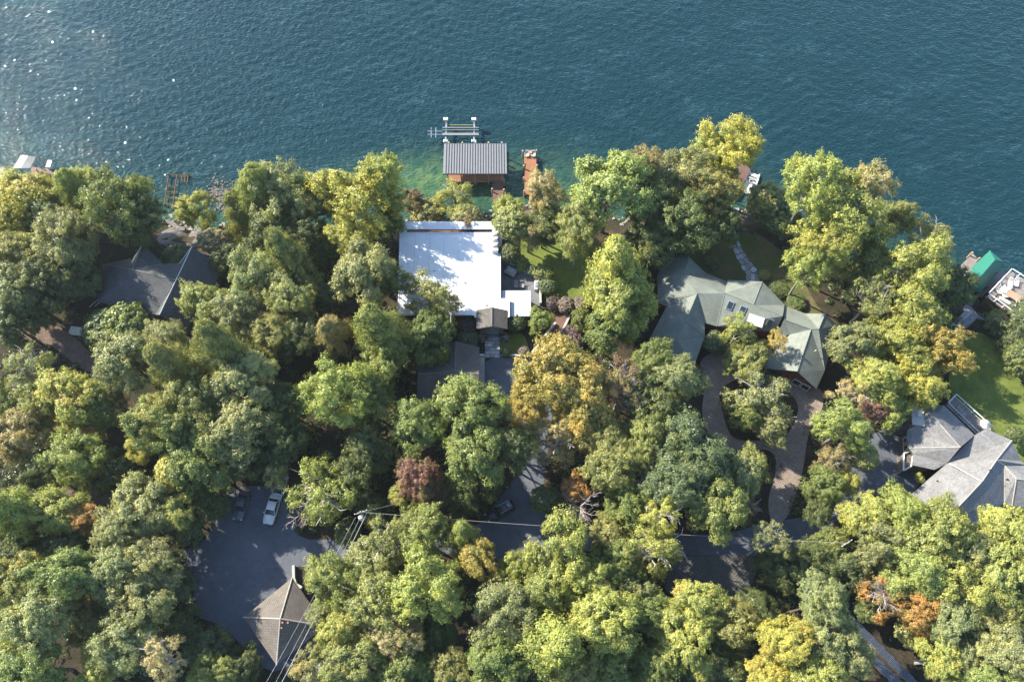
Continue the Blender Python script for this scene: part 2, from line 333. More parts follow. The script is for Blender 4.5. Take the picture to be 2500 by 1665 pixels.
def inset(poly, ds):
    """poly: xy; ds: inset per edge i -> i+1"""
    n = len(poly); a = sum(poly[i][0]*poly[(i+1) % n][1]-poly[(i+1) % n][0]*poly[i][1] for i in range(n)); sg = 1 if a > 0 else -1
    res = []
    for i in range(n):
        p0, p1, p2 = Vector(poly[i-1]), Vector(poly[i]), Vector(poly[(i+1) % n])
        e1 = (p1-p0).normalized(); e2 = (p2-p1).normalized()
        n1 = Vector((-e1.y, e1.x))*sg; n2 = Vector((-e2.y, e2.x))*sg; d1, d2 = ds[i-1], ds[i]
        den = e1.x*e2.y-e1.y*e2.x
        if abs(den) < 0.15: q = p1+(n1*d1+n2*d2)*0.5
        else:
            a1 = p1+n1*d1; a2 = p1+n2*d2; t_ = ((a2.x-a1.x)*e2.y-(a2.y-a1.y)*e2.x)/den; q = a1+e1*t_
            if (q-p1).length > 2.0: q = p1+(n1*d1+n2*d2)*0.5
        res.append((q.x, q.y))
    return res
def roofed(root, facets, mroof, mwall, mridge=None, zbase=2.5, th=0.22, over=0.45, walls=True, ridge_w=0.16):
    """facets: lists of world points. every facet becomes a roof_slope with thickness; walls rise from the ground to its underside"""
    key = lambda p: (round(p.x, 2), round(p.y, 2), round(p.z, 2)); cnt = {}
    for f in facets:
        for i in range(len(f)):
            e = frozenset((key(f[i]), key(f[(i+1) % len(f)]))); cnt[e] = cnt.get(e, 0)+1
    wl = MB(); done = set(); rg = MB()
    for f in facets:
        m = MB(); m.prism([(p.x, p.y) for p in f], [p.z-th for p in f], [p.z for p in f])
        m.build('roof_slope', mroof, root, uv=0.0)
        ds = []
        for i in range(len(f)):
            e = frozenset((key(f[i]), key(f[(i+1) % len(f)]))); ds.append(over if cnt[e] == 1 else 0.0)
            if mridge and cnt[e] > 1 and e not in done:
                done.add(e); a, b = f[i], f[(i+1) % len(f)]
                if max(a.z, b.z) > min(p.z for p in f)+0.9: rg.tube([a+Vector((0, 0, 0.0)), b+Vector((0, 0, 0.0))], ridge_w, 6)
        if walls:
            q = inset([(p.x, p.y) for p in f], ds)
            wl.prism(q, zbase, [p.z-th*0.9 for p in f])
    if walls: wl.build('wall', mwall, root, uv=0.0)
    if mridge and rg.v: rg.build('ridge_cap', mridge, root)
def soften(poly, q=.25, n=2):
    for _ in range(n):
        o = []
        for i in range(len(poly)):
            a, b = poly[i], poly[(i+1) % len(poly)]; o += [(a[0]*(1-q)+b[0]*q, a[1]*(1-q)+b[1]*q), (a[0]*q+b[0]*(1-q), a[1]*q+b[1]*(1-q))]
        poly = o
    return poly
def drape(name, poly, mat, off=0.03, step=2.5, uv=None, world=False, lab=None):
    poly = soften(poly, .14, 1) if name in ('road', 'entry_lawn', 'paver_apron', 'landing') else soften(poly)
    pts = [G(u, v) for u, v in poly] if not world else [Vector(p) for p in poly]
    bm = bmesh.new(); vsx = [bm.verts.new((p.x, p.y, 0)) for p in pts]; f = bm.faces.new(vsx)
    if f.normal.z < 0 or sum(pts[i].x*pts[(i+1) % len(pts)].y-pts[(i+1) % len(pts)].x*pts[i].y for i in range(len(pts))) < 0: bmesh.ops.reverse_faces(bm, faces=[f])
    bmesh.ops.triangulate(bm, faces=bm.faces[:])
    xs = [p.x for p in pts]; ys = [p.y for p in pts]
    for ax, lo, hi in ((0, min(xs), max(xs)), (1, min(ys), max(ys))):
        q = lo+step
        while q < hi:
            co = (q, 0, 0) if ax == 0 else (0, q, 0); no = (1, 0, 0) if ax == 0 else (0, 1, 0)
            bmesh.ops.bisect_plane(bm, geom=bm.verts[:]+bm.edges[:]+bm.faces[:], plane_co=co, plane_no=no); q += step
    for v in bm.verts: v.co.z = float(ter(v.co.x, v.co.y))+off
    me = bpy.data.meshes.new(name); bm.to_mesh(me); bm.free(); me.materials.append(mat)
    if uv is not None:
        uvl = me.uv_layers.new(name='UVMap'); ca, sa = math.cos(uv), math.sin(uv)
        for l in me.loops:
            p = me.vertices[l.vertex_index].co; uvl.data[l.index].uv = (p.x*ca+p.y*sa, -p.x*sa+p.y*ca)
    o = bpy.data.objects.new(name, me); C.objects.link(o); o['kind'] = 'structure'
    if lab: o['label'] = lab
    return o
# ------------------------------------------------------------------ the setting
def axis(lo, hi, step, far):
    a = list(np.arange(lo, hi+0.1, step)); L = []; d = step; q = lo
    while q > -far: d *= 1.7; q -= d; L.append(q)
    Rr = []; d = step; q = hi
    while q < far: d *= 1.7; q += d; Rr.append(q)
    return np.array(sorted(L)+a+Rr)
def grid_mesh(name, xs, ys, zf, mat, att=None):
    X, Y = np.meshgrid(xs, ys); Z = zf(X, Y); n, m = X.shape
    co = np.stack([X, Y, Z], -1).reshape(-1, 3).astype(np.float32); idx = np.arange(n*m).reshape(n, m)
    q = np.stack([idx[:-1, :-1], idx[:-1, 1:], idx[1:, 1:], idx[1:, :-1]], -1).reshape(-1, 4)
    me = raw_mesh(name, co, q); me.materials.append(mat); me.shade_smooth()
    if att is not None:
        a = me.attributes.new('shallow', 'FLOAT', 'POINT'); a.data.foreach_set('value', att(X, Y).reshape(-1).astype(np.float32))
    o = bpy.data.objects.new(name, me); C.objects.link(o); o['kind'] = 'structure'; return o
def raw_mesh(name, co, q):
    me = bpy.data.meshes.new(name); k_ = q.shape[1]
    me.vertices.add(len(co)); me.vertices.foreach_set('co', co.reshape(-1))
    me.loops.add(q.size); me.loops.foreach_set('vertex_index', q.reshape(-1).astype(np.int32))
    me.polygons.add(len(q)); me.polygons.foreach_set('loop_start', np.arange(0, q.size, k_, dtype=np.int32)); me.update(calc_edges=True)
    return me
grid_mesh('ground', axis(-110, 110, 1.4, 3000), axis(-30, 115, 1.4, 3000), lambda X, Y: ter(X, Y)+0.10*np.sin(X*0.9)*np.sin(Y*0.8)*(ter(X, Y) < 3.9)*(ter(X, Y) > 0.2)-0.0, M_ground)
def shallow(X, Y):
    d = np.maximum(0, Y-ysh(X)); c = P(1060, 440, 0)
    base = np.exp(-d/5.0)*0.55
    blob = 0.9*np.exp(-(((X-c.x)/13.0)**2+((Y-c.y)/5.5)**2)); c2 = P(1330, 450, 0)
    return np.clip(base+blob+0.35*np.exp(-(((X-c2.x)/12.0)**2+((Y-c2.y)/7)**2)), 0, 1)
def waves(X, Y):
    g_ = np.random.default_rng(9); Z = np.zeros_like(X, dtype=float); tot = 0
    for i in range(70):
        lam = math.exp(g_.uniform(math.log(.82), math.log(2.9))); an = math.radians(62)+g_.normal()*.85; k_ = 2*math.pi/lam; sl = .5+g_.random()*.5*(lam/3.0)**.15
        gust = .7+.5*np.sin(X*.07*g_.uniform(.3, 1.7)+Y*.09*g_.uniform(-1.5, 1.7)+i)
        Z += sl/k_*gust*np.sin(k_*(X*math.cos(an)+Y*math.sin(an))+g_.uniform(0, 6.28)); tot += sl*sl*.5
    Z *= .19/math.sqrt(tot); far = np.clip((np.hypot(X/135, (Y-75)/95)-1.0)/.25, 0, 1); return Z*(1-far)
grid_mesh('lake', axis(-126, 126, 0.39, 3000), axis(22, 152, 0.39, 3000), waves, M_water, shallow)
tag(bpy.data.objects['lake'], 'dark teal lake with wind ripples and sun glints')
asph_poly = [(548, 1205), (600, 1185), (705, 1190), (722, 1250), (730, 1316), (893, 1318), (1090, 1300), (1180, 1275), (1205, 1235), (1270, 1150), (1265, 1050), (1230, 960),
             (1183, 962), (1183, 873), (1325, 872), (1345, 900), (1350, 1000), (1335, 1120), (1325, 1200), (1380, 1290), (1500, 1305), (1760, 1305), (1880, 1275), (1960, 1262), (2010, 1231), (2073, 1165), (2099, 1082), (2119, 1065), (2176, 1039),
             (2235, 1060), (2245, 1162), (2249, 1178), (2219, 1211), (2126, 1208), (2060, 1248), (2020, 1298), (2016, 1330), (1960, 1350), (1861, 1356), (1684, 1356), (1500, 1345), (1340, 1345), (1330, 1400), (1250, 1405),
             (1190, 1345), (1100, 1350), (1000, 1372), (893, 1385), (810, 1378), (715, 1383), (722, 1435), (800, 1540), (760, 1600), (672, 1640), (640, 1628), (584, 1568), (531, 1521), (485, 1508), (475, 1462), (470, 1429), (452, 1380), (443, 1347), (498, 1321), (528, 1275)]
drape('road', asph_poly, M_asph, 0.03, 8.0)
pav_poly = [(1700, 885), (1749, 852), (1771, 872), (1835, 901), (1882, 912), (1980, 945), (2010, 950), (2010, 1000), (1985, 1029), (1970, 1072), (1962, 1143), (1939, 1224), (1916, 1275), (1880, 1275), (1873, 1218), (1893, 1161), (1896, 1115), (1873, 1095), (1787, 1100), (1758, 1086), (1721, 1049), (1712, 1000), (1723, 942)]
drape('paver_driveway', pav_poly, M_paver, 0.045, 8.0, uv=math.radians(-25))
drape('paver_apron', [(1640, 1352), (1684, 1357), (1861, 1357), (1845, 1400), (1820, 1470), (1740, 1480), (1620, 1450)], M_paver2, 0.05, 8.0, uv=math.radians(45))
drape('planting_island', [(1762, 1000), (1752, 960), (1790, 925), (1850, 925), (1920, 950), (1950, 985), (1945, 1020), (1928, 1055), (1905, 1078), (1860, 1076), (1790, 1075), (1772, 1040)], M_ground, 0.07, 8.0)
drape('planting_bed', [(1749, 856), (1771, 872), (1835, 901), (1867, 914), (1885, 880), (1860, 830), (1790, 800), (1735, 800), (1720, 830)], M_ground, 0.065, 8.0)
drape('lawn', [(1225, 600), (1260, 578), (1330, 590), (1400, 575), (1450, 620), (1460, 745), (1400, 752), (1365, 765), (1330, 735), (1320, 690), (1225, 640)], M_lawn, 0.02, 2.0)
drape('entry_lawn', [(1221, 812), (1280, 815), (1296, 865), (1222, 866)], M_lawn, 0.02, 4.0)
drape('dry_lawn', [(1700, 560), (1740, 545), (1800, 545), (1900, 600), (1960, 680), (2000, 760), (2060, 800), (1990, 810), (1900, 750), (1830, 690), (1700, 690), (1640, 640)], M_drylawn, 0.02, 2.0)
drape('shore_lawn', [(2340, 860), (2380, 800), (2440, 840), (2560, 900), (2600, 1120), (2500, 1140), (2450, 1090), (2400, 1040), (2330, 980), (2310, 930)], M_lawn, 0.02, 2.0)
drape('dirt_lane', [(-50, 760), (60, 760), (150, 800), (190, 830), (240, 880), (240, 912), (200, 905), (150, 860), (100, 830), (-50, 830)], M_dirt, 0.02, 6.0)
drape('dirt_lane', [(60, 1195), (230, 1195), (330, 1205), (330, 1240), (240, 1250), (60, 1220)], M_dirt, 0.02, 6.0)
drape('yard', [(390, 560), (450, 545), (520, 560), (560, 590), (620, 610), (640, 650), (560, 640), (500, 620), (380, 600)], M_gravel, 0.02, 2.5)
drape('garden_bed', [(1270, 500), (1300, 490), (1330, 530), (1330, 580), (1280, 590), (1270, 545)], M_dirt, 0.025, 2.0)
drape('path', [(1768, 532), (1782, 532), (1792, 560), (1801, 590), (1816, 618), (1834, 645), (1853, 668), (1853, 695), (1824, 695), (1823, 668), (1806, 645), (1794, 618), (1782, 590), (1774, 560)], M_gravel, .03, 2.0)

M_haze = bpy.data.materials.new('haze_air'); M_haze.use_nodes = True; ht_ = M_haze.node_tree; ht_.nodes.clear()
pv_ = ht_.nodes.new('ShaderNodeVolumePrincipled'); pv_.inputs['Density'].default_value = 0.00010; pv_.inputs['Color'].default_value = (.8, .9, 1, 1); pv_.inputs['Anisotropy'].default_value = .3
ho_ = ht_.nodes.new('ShaderNodeOutputMaterial'); ht_.links.new(pv_.outputs[0], ho_.inputs['Volume'])
# ------------------------------------------------------------------ houses
def pts_of(R, d): return {k_: Q(R, *v) for k_, v in d.items()}
def windows(root, a, b, z, n, w_=1.1, h_=1.2, mat=None, label=None, frame=None, t0=0.1, t1=0.9, name='window'):
    """n windows on the upright wall from a to b (xy), each a frame with a glass pane in front of the wall; outward is to the right of a->b"""
    a, b = Vector((a[0], a[1], 0)), Vector((b[0], b[1], 0)); d = (b-a).normalized(); nn = Vector((d.y, -d.x, 0)); ang = math.atan2(d.y, d.x)
    for i in range(n):
        c = a+(b-a)*(t0+(t1-t0)*(i+0.5)/n)+nn*0.05
        f = MB()
        for s_ in (-1, 1):
            f.box((c.x+d.x*s_*w_/2, c.y+d.y*s_*w_/2, z), (0.1, 0.12, h_+0.1), ang)
            f.box((c.x, c.y, z+s_*h_/2), (w_-0.1, 0.12, 0.1), ang)
        fo = f.build(name, frame or M_whitep, root)
        MB().box((c.x-nn.x*0.02, c.y-nn.y*0.02, z), (w_-0.08, 0.05, h_-0.08), ang).build('pane', M_glass, fo)
# --- left house with dark shingles
E = 7.4
p = pts_of(R1, dict(a=(790, 895, E), b=(1000, 850, E), c=(1010, 935, 10.2), t=(750, 1180, E), s=(1195, 1282, E), dd=(1345, 1015, 10.0), x=(1250, 893, E+.6), x2=(1385, 885, E+.6),
    g=(1095, 740, 9.8), gl=(1003, 885, 8.2), G=(1470, 760, 10.4), K=(1222, 1283, 10.4), e1=(1700, 915, 7), e2=(1625, 1090, 7), e3=(1430, 1400, 7), w1=(1375, 890, 8.6), w2=(1332, 1050, 9.0), w3=(1190, 1280, 8.6)))
h1 = thing('lake_house', 'house with dark slate shingles and two steep gables, at the left among the trees', 'house', Q(R1, 1100, 1060, 4))
roofed(h1, [[p[k_] for k_ in f] for f in (('a', 'c', 'dd', 's', 't'), ('a', 'b', 'c'), ('g', 'x', 'c'), ('g', 'c', 'gl'), ('c', 'x', 'x2', 'dd'), ('G', 'K', 'e3', 'e2', 'e1'), ('G', 'w1', 'w2', 'w3', 'K'))],
       M_roof_slate, M_siding, M_ridge_d, zbase=3.0, over=0.5, ridge_w=0.09)
for a_, b_ in ((p['G'], p['w1']), (p['G'], p['K']), (p['g'], p['gl'])):
    MB().tube([a_+Vector((0, 0, .05)), b_+Vector((0, 0, .05))], 0.09, 4).build('barge_board', M_whitep, h1)
tt = Vector((p['t'].x, p['t'].y, 0)); ss = Vector((p['s'].x, p['s'].y, 0))
windows(h1, tt+(ss-tt)*0.05+Vector((0, .38, 0)), ss+Vector((0, .38, 0)), 5.6, 4)
e2, e1 = p['e2'], p['e1']; windows(h1, (e2.x-.2, e2.y+.3), (e1.x-.4, e1.y-.2), 5.6, 2)
# --- flat white-roofed house in the middle
ZR = 7.6
h2 = thing('flat_roof_house', 'wide house with a flat white roof and a slot terrace, below the boathouse', 'house', P(1100, 680, 4))
def at_z(L, z): return [P(u, v, z) for u, v in L]
main = [(976.5, 569), (1221.5, 569), (1221.5, 730), (1243, 730.5), (1243, 774), (1159, 774), (1159, 769), (972, 769)]
q = at_z(main, ZR); MB().prism([(a.x, a.y) for a in q], ZR-0.3, ZR).build('roof', M_white, h2)
rimb = MB()
for i in range(len(q)):
    a, b = q[i], q[(i+1) % len(q)]; c = (a+b)/2; d = b-a
    rimb.box((c.x, c.y, ZR+0.03), (d.length+0.12 if i % 2 else d.length-0.12, 0.14, 0.16), math.atan2(d.y, d.x))
rimb.build('roof_edge', M_white, h2)
M_seamw = plain('welded_seam', (.50, .51, .52), .7)
for u in (1010, 1046, 1082, 1118, 1154, 1190):
    a, b = P(u, 571, ZR+.006), P(u-(1221-u)*.01, 767, ZR+.006); MB().box(((a.x+b.x)/2, (a.y+b.y)/2, ZR+.004), (.07, a.y-b.y, .008)).build('membrane_seam', M_seamw, h2)
for u, v_ in ((1032, 600), (1134, 690), (1186, 745), (1060, 660)):
    c = P(u, v_, ZR); MB().tube([(c.x, c.y, ZR), (c.x, c.y, ZR+.35)], .12, 8).build('roof_vent', M_alu, h2)
MB().prism(inset([(a.x, a.y) for a in q], [0.5]*8), 1.0, ZR-0.31).build('wall', M_siding, h2, uv=0.0)
qa = at_z([(985, 541), (1225, 541), (1225, 560), (1201, 560), (993, 560), (993, 568), (985, 568)], 6.9)
MB().prism([(a.x, a.y) for a in qa], 6.6, 6.9).build('terrace_canopy', M_white, h2)
qb = at_z([(1222.5, 561), (1225.5, 561), (1225.5, 624), (1222.5, 624)], 6.9)
MB().prism([(a.x, a.y) for a in qb], 6.6, 6.9).build('terrace_canopy', M_white, h2)
qc = at_z([(984, 548), (1224, 548), (1224, 600), (984, 600)], 4.4)
MB().prism([(a.x, a.y) for a in qc], 1.0, 4.4).build('terrace_deck', M_deck_d, h2, uv=0.0)
rl = MB(); a, b = P(995, 561.5, 6.85), P(1199, 561.5, 6.85); rl.tube([a, b], 0.035, 5)
for i in range(13):
    c = a+(b-a)*i/12; rl.tube([c-Vector((0, 0, 1.0)), c], 0.02, 4)
rl.build('railing', M_black, h2)
c0 = P(1208.5, 590, 8.6); cb = MB(); c1, c2 = P(1201.5, 562, 8.6), P(1216, 612, 8.6)
MB().box(((c1.x+c2.x)/2, (c1.y+c2.y)/2, 8.0), (c2.x-c1.x, c1.y-c2.y, 1.3)).build('chimney', M_whitep, h2)
ch = [o for o in h2.children if o.name.startswith('chimney')][0]
for i, v_ in enumerate((570, 583, 597)):
    c = P(1209, v_, 8.9); MB().box((c.x, c.y, 8.78), (0.9, 0.85, 0.26)).build('flue_cap', M_conc, ch); MB().box((c.x+.1, c.y, 9.02), (0.5, 0.45, 0.2)).build('flue', M_whitep, ch)
for nm, u, v_, sx in (('terrace_sofa', 1140, 561, 1.6), ('terrace_table', 1152, 563, .8)):
    c = P(u, v_, 4.9); MB().box((c.x, c.y, 4.65), (sx, 0.7, 0.45)).box((c.x, c.y+.3, 5.0), (sx, 0.15, 0.4)).build(nm, M_greyc, h2)
qd = at_z([(1224, 709.5), (1296, 709.5), (1296, 772), (1244.5, 772), (1244.5, 729), (1224, 729)], 7.0)
MB().prism([(a.x, a.y) for a in qd], 6.8, 7.0).build('side_roof', M_ltgrey, h2)
sr = [o for o in h2.children if o.name.startswith('side_roof')][0]
for i in range(9):
    u = 1228+i*8; v1 = 729 if u < 1244 else 771.5; a, b = P(u, 710, 7.03), P(u, v1, 7.03)
    MB().box(((a.x+b.x)/2, (a.y+b.y)/2, 7.02), (0.05, a.y-b.y, 0.05)).build('roof_seam', M_whitep, sr)
MB().prism(inset([(a.x, a.y) for a in qd], [0.4]*6), 2.0, 6.79).build('side_wall', M_siding, h2, uv=0.0)
# --- patio east of the house
pat = thing('patio', 'grey slate patio with low walls beside the flat white roof', 'patio', P(1270, 690, 4))
pq = [G(*R4(x, y)) for x, y in ((1005, 415), (1340, 580), (1350, 720), (1352, 800), (1290, 870), (1005, 870))]
MB().prism([(a.x, a.y) for a in pq], 3.2, 4.12).build('paving', M_patio, pat, uv=0.3)
for i, j, m_ in ((0, 1, M_wood), (1, 2, M_conc), (2, 3, M_conc)):
    a, b = pq[i], pq[j]; d = b-a; c = (a+b)/2
    MB().box((c.x, c.y, 4.35), (d.length+(0.0 if i else -.3), 0.35, 0.95), math.atan2(d.y, d.x)).build('parapet', M_conc, pat)
    if i == 0: MB().box((c.x, c.y, 4.88), (d.length-.4, 0.12, 0.09), math.atan2(d.y, d.x)).build('handrail', m_, pat)
def chair(c, rz, mat, label, group=None, L=1.5, cat='lounge chair', name='lounge_chair', frame=None, back=0.55):
    t = thing(name, label, cat, c, rz, group); f = frame or M_wood
    MB().box((0, 0.05, 0.36), (0.66, L*0.62, 0.12)).build('seat', mat, t, local=True, bevel=0.02)
    m = MB(); y = L*0.36; m.add([(-.33, y, .36), (.33, y, .36), (.33, y+.35, .36+back), (-.33, y+.35, .36+back), (-.33, y+.1, .30), (.33, y+.1, .30), (.33, y+.45, .32+back), (-.33, y+.45, .32+back)],
        [(0, 1, 2, 3), (7, 6, 5, 4), (1, 5, 6, 2), (4, 0, 3, 7), (3, 2, 6, 7), (0, 4, 5, 1)]); m.build('backrest', mat, t, local=True)
    for sx in (-1, 1):
        MB().box((sx*.38, .08, .5), (.08, L*.62, .06)).build('armrest', f, t, local=True)
        for sy in (-1, 1): MB().box((sx*.38, .05+sy*L*.26, .24), (.06, .06, .47)).build('leg', f, t, local=True)
    return t
def table(c, rz, dx, dy, mat, label, round_=False, h=0.72, cat='table', name='patio_table'):
    t = thing(name, label, cat, c, rz)
    if round_: MB().tube([(0, 0, h-.05), (0, 0, h)], dx/2, 20).build('tabletop', mat, t, local=True)
    else: MB().box((0, 0, h-.03), (dx, dy, .06)).build('tabletop', mat, t, local=True, bevel=.01)
    for sx in (-1, 1):
        for sy in (-1, 1): MB().box((sx*dx*.33, sy*dy*.33, (h-.06)/2), (.07, .07, h-.07)).build('leg', mat, t, local=True)
    return t
ht = thing('spa_tub', 'square spa tub under a folded grey cover on the slate patio', 'spa tub', G(1247, 668, .12), math.radians(-32))
MB().box((0, 0, .4), (2.0, 1.55, .8)).build('tub_shell', M_siding, ht, local=True, uv=0.0)
MB().box((-.5, 0, .87), (1.02, 1.65, .12)).box((.54, 0, .87), (1.02, 1.65, .12)).build('tub_cover', M_greyc, ht, local=True, bevel=.04)
MB().box((-.1, .1, .97), (1.1, .7, .06)).build('folded_lid', plain('pale_grey_vinyl', (.4, .41, .42), .7), ht, local=True)
chair(G(1260, 701, .12), 0, M_greyc, 'grey lounge chair on the slate patio, the one nearer the white roof', 'lounge chairs on the slate patio', 1.2)
chair(G(1274, 701, .12), 0, M_greyc, 'grey lounge chair on the slate patio, between its twin and the white grill', 'lounge chairs on the slate patio', 1.2)
gr = thing('grill', 'long white covered grill standing at the parapet of the slate patio', 'grill', G(1309, 701, .12), math.radians(88))
MB().box((0, 0, .45), (1.75, .62, .9)).build('cabinet', M_whitep, gr, local=True, bevel=.03)
MB().box((0, 0, 1.02), (1.1, .5, .24), taper=.8).build('lid', M_alu, gr, local=True); MB().tube([(-.45, -.27, 1.0), (.45, -.27, 1.0)], .025).build('handle', M_black, gr, local=True)
# --- entry porch, walk and steps
po = thing('entry_porch', 'gabled entry porch with brown shingles at the foot of the flat white roof', 'porch', G(1201, 790))
pp = pts_of(R4, dict(a=(795, 845, 7.75), b=(930, 820, 9.0), c=(1065, 848, 7.75), d=(1065, 1010, 7.75), e=(930, 988, 9.0), f=(795, 1010, 7.75)))
roofed(po, [[pp[k_] for k_ in f] for f in (('a', 'b', 'e', 'f'), ('b', 'c', 'd', 'e'))], M_roof_brown, M_siding, M_ridge_d, walls=False, ridge_w=.09)
for u in (850, 1012):
    c = Q(R4, u, 1005, 6.5); MB().box((c.x, c.y, 5.85), (.75, .6, 3.5)).build('stone_pier', M_stone, po, uv=0.0)
c = P(1201, 812, 4.1); MB().box((c.x, c.y+1.6, 4.08), (2.9, 5.4, .16)).build('slate_floor', M_flag, po)
wk = thing('garden_walk', 'walk of wide bluestone slabs from the asphalt court up to the porch', 'walkway', G(1201, 850))
ys = [826, 833, 840.5, 848, 856.5, 865, 873]
for i in range(len(ys)-1):
    for j in range(2 if i % 2 == 0 else 3):
        n_ = 2 if i % 2 == 0 else 3; u0, u1 = 1183.8, 1220.2; ua, ub = u0+(u1-u0)*j/n_, u0+(u1-u0)*(j+1)/n_
        a, b = P(ua, ys[i], 4.1), P(ub, ys[i+1], 4.1); z = 4.0+0.09*(6-i)/2
        MB().box(((a.x+b.x)/2, (a.y+b.y)/2, z-.1), (abs(b.x-a.x)-.05, abs(a.y-b.y)-.06, .36)).build('slab', M_flag if (i+j) % 3 else M_flag2, wk, bevel=.02)
gt = thing('garden_gate', 'thin black metal gate across the bluestone walk between two flower pots', 'gate', G(1202, 823))
g0, g1 = P(1184, 823, 4), P(1220, 823, 4)
m = MB(); m.tube([g0+Vector((0, 0, 1.0)), g1+Vector((0, 0, 1.0))], .05, 5); m.tube([g0+Vector((0, 0, .3)), g1+Vector((0, 0, .3))], .03, 5)
for i in range(14):
    c = g0+(g1-g0)*i/13; m.tube([c+Vector((0, 0, .3)), c+Vector((0, 0, 1.0))], .015, 4)
m.build('rail', M_black, gt)
for c in (g0, g1): MB().box((c.x, c.y, 4.6), (.1, .1, 1.2)).build('gate_post', M_black, gt)
def cluster_quads(n, r, size, seed, squash=.7):
    g = np.random.default_rng(seed); d = g.normal(size=(n, 3)); d /= np.linalg.norm(d, axis=1)[:, None]; d[:, 2] = np.abs(d[:, 2])*squash
    return quads(d*r*g.uniform(.8, 1.05, (n, 1)), d+g.normal(size=(n, 3))*.4, size*g.uniform(.7, 1.3, n), g)
def quads(c, nrm, size, g):
    nrm = nrm/np.linalg.norm(nrm, axis=1)[:, None]; t_ = np.cross(nrm, g.normal(size=nrm.shape)); t_ /= np.linalg.norm(t_, axis=1)[:, None]+1e-9; b_ = np.cross(nrm, t_)
    a = size[:, None]*.62; l = size[:, None]
    return np.stack([c-t_*l*.9, c+b_*a+t_*l*.05+nrm*l*.12, c+t_*l, c-b_*a-t_*l*.05+nrm*l*.12], 1)
def leaf_object(name, quad, mat, tint=None, parent=None):
    n = len(quad); me = raw_mesh(name, quad.reshape(-1, 3).astype(np.float32), np.arange(n*4).reshape(n, 4)); me.materials.append(mat)
    at = me.attributes.new('tint', 'FLOAT', 'FACE'); at.data.foreach_set('value', (tint if tint is not None else np.full(n, .5)).astype(np.float32))
    o = bpy.data.objects.new(name, me); C.objects.link(o)
    if parent: o.parent = parent
    return o
for u, side in ((1177, 'left'), (1231, 'right')):
    t = thing('flower_pot', 'dark pot of pink and white flowers on the %s side of the black garden gate' % side, 'flower pot', G(u, 826), 0, 'flower pots at the garden gate')
    MB().tube([(0, 0, 0), (0, 0, .5)], [.4, .55], 10).build('pot', M_pot, t, local=True)
    o = leaf_object('foliage', cluster_quads(700, .95, .13, int(u)), M_leaf, parent=t); o.location = (0, 0, .45); o.color = (.05, .09, .03, 1)
    o = leaf_object('petals', cluster_quads(260, 1.02, .10, int(u)+1), M_flower, parent=t); o.location = (0, 0, .45); o['kind'] = 'stuff'
def wall_run(name, L, w_, h_, mat, label, cat='wall', z0=None, uv=True):
    """a low wall of stones or concrete along a line of image points on the ground"""
    t = thing(name, label, cat, G(*L[0])); pts = [G(u, v) for u, v in L]
    for i in range(len(pts)-1):
        a, b = pts[i], pts[i+1]; d = b-a; c = (a+b)/2
        MB().box((c.x, c.y, min(a.z, b.z)+h_/2-.15), (Vector((d.x, d.y)).length-.02, w_, h_+.3), math.atan2(d.y, d.x)).build('wall_section', mat, t, uv=0.0 if uv else None)
    return t
wall_run('retaining_wall', [(1222, 868), (1299, 868)], .3, .3, M_whitep, 'low white kerb wall along the entry lawn beside the asphalt court', uv=False)
wall_run('retaining_wall', [(1171, 868), (1183, 868)], .35, .3, M_whitep, 'short white kerb stub beside the foot of the bluestone walk', uv=False)
wall_run('concrete_strip', [(1176, 872), (1176, 960)], 1.0, .14, M_conc, 'concrete strip between the brown garage and the asphalt court', 'strip', uv=False)
rp = thing('wooden_ramp', 'curving reddish brown board ramp between pale rails east of the entry lawn', 'ramp', G(1350, 820))
rpz = [G(*R4(x, y)) for x, y in ((1490, 870), (1600, 900), (1555, 1000), (1405, 1245), (1290, 1238), (1480, 975))]
MB().prism([(a.x, a.y) for a in rpz], 3.8, 4.16).build('deck_surface', M_deck_d, rp, uv=math.radians(-30))
for A_, B_ in (((1272, 1235), (1482, 965)), ((1418, 1235), (1480, 1105)), ((1480, 1105), (1550, 1020)), ((1550, 1020), (1605, 905))):
    a, b = G(*R4(*A_)), G(*R4(*B_)); d = b-a; c = (a+b)/2
    MB().box((c.x, c.y, 4.35), (d.length-.05, .38, .7), math.atan2(d.y, d.x)).build('side_wall', M_conc, rp)
wall_run('stone_edging', [R4(1460, 850), R4(1530, 862), R4(1610, 910)], .5, .35, M_stone, 'curved fieldstone edging at the top of the brown board ramp', 'edging')
wall_run('stone_edging', [R4(1510, 1095), R4(1560, 1135), R4(1650, 1165)], .5, .35, M_stone, 'fieldstone edging round the purple shrub bed below the board ramp', 'edging')
# --- garage with brown shingles
p = pts_of(R4, dict(a=(425, 1175, 7), b=(615, 1118, 8.8), c=(820, 1165, 7), d=(818, 1400, 9.4), e=(283, 1400, 9.4), f=(298, 1238, 7.6), g=(425, 1238, 7.6), h=(612, 1375, 9.2), i=(814, 1640, 7), j=(278, 1640, 7)))
ga = thing('garage', 'garage with weathered brown shingles beside the asphalt court, below the white roof', 'garage', G(1095, 900))
roofed(ga, [[p[k_] for k_ in f] for f in (('a', 'b', 'h', 'g'), ('b', 'c', 'd', 'h'), ('f', 'g', 'h', 'e'), ('h', 'd', 'e'), ('e', 'd', 'i', 'j'))], M_roof_brown, M_siding, M_ridge_d, over=.45, zbase=3.8, ridge_w=.08)
c_ = p['i']; MB().box((c_.x-.42, c_.y+3.2, 5.1), (.08, 4.2, 2.3)).build('garage_door', M_whitep, ga)
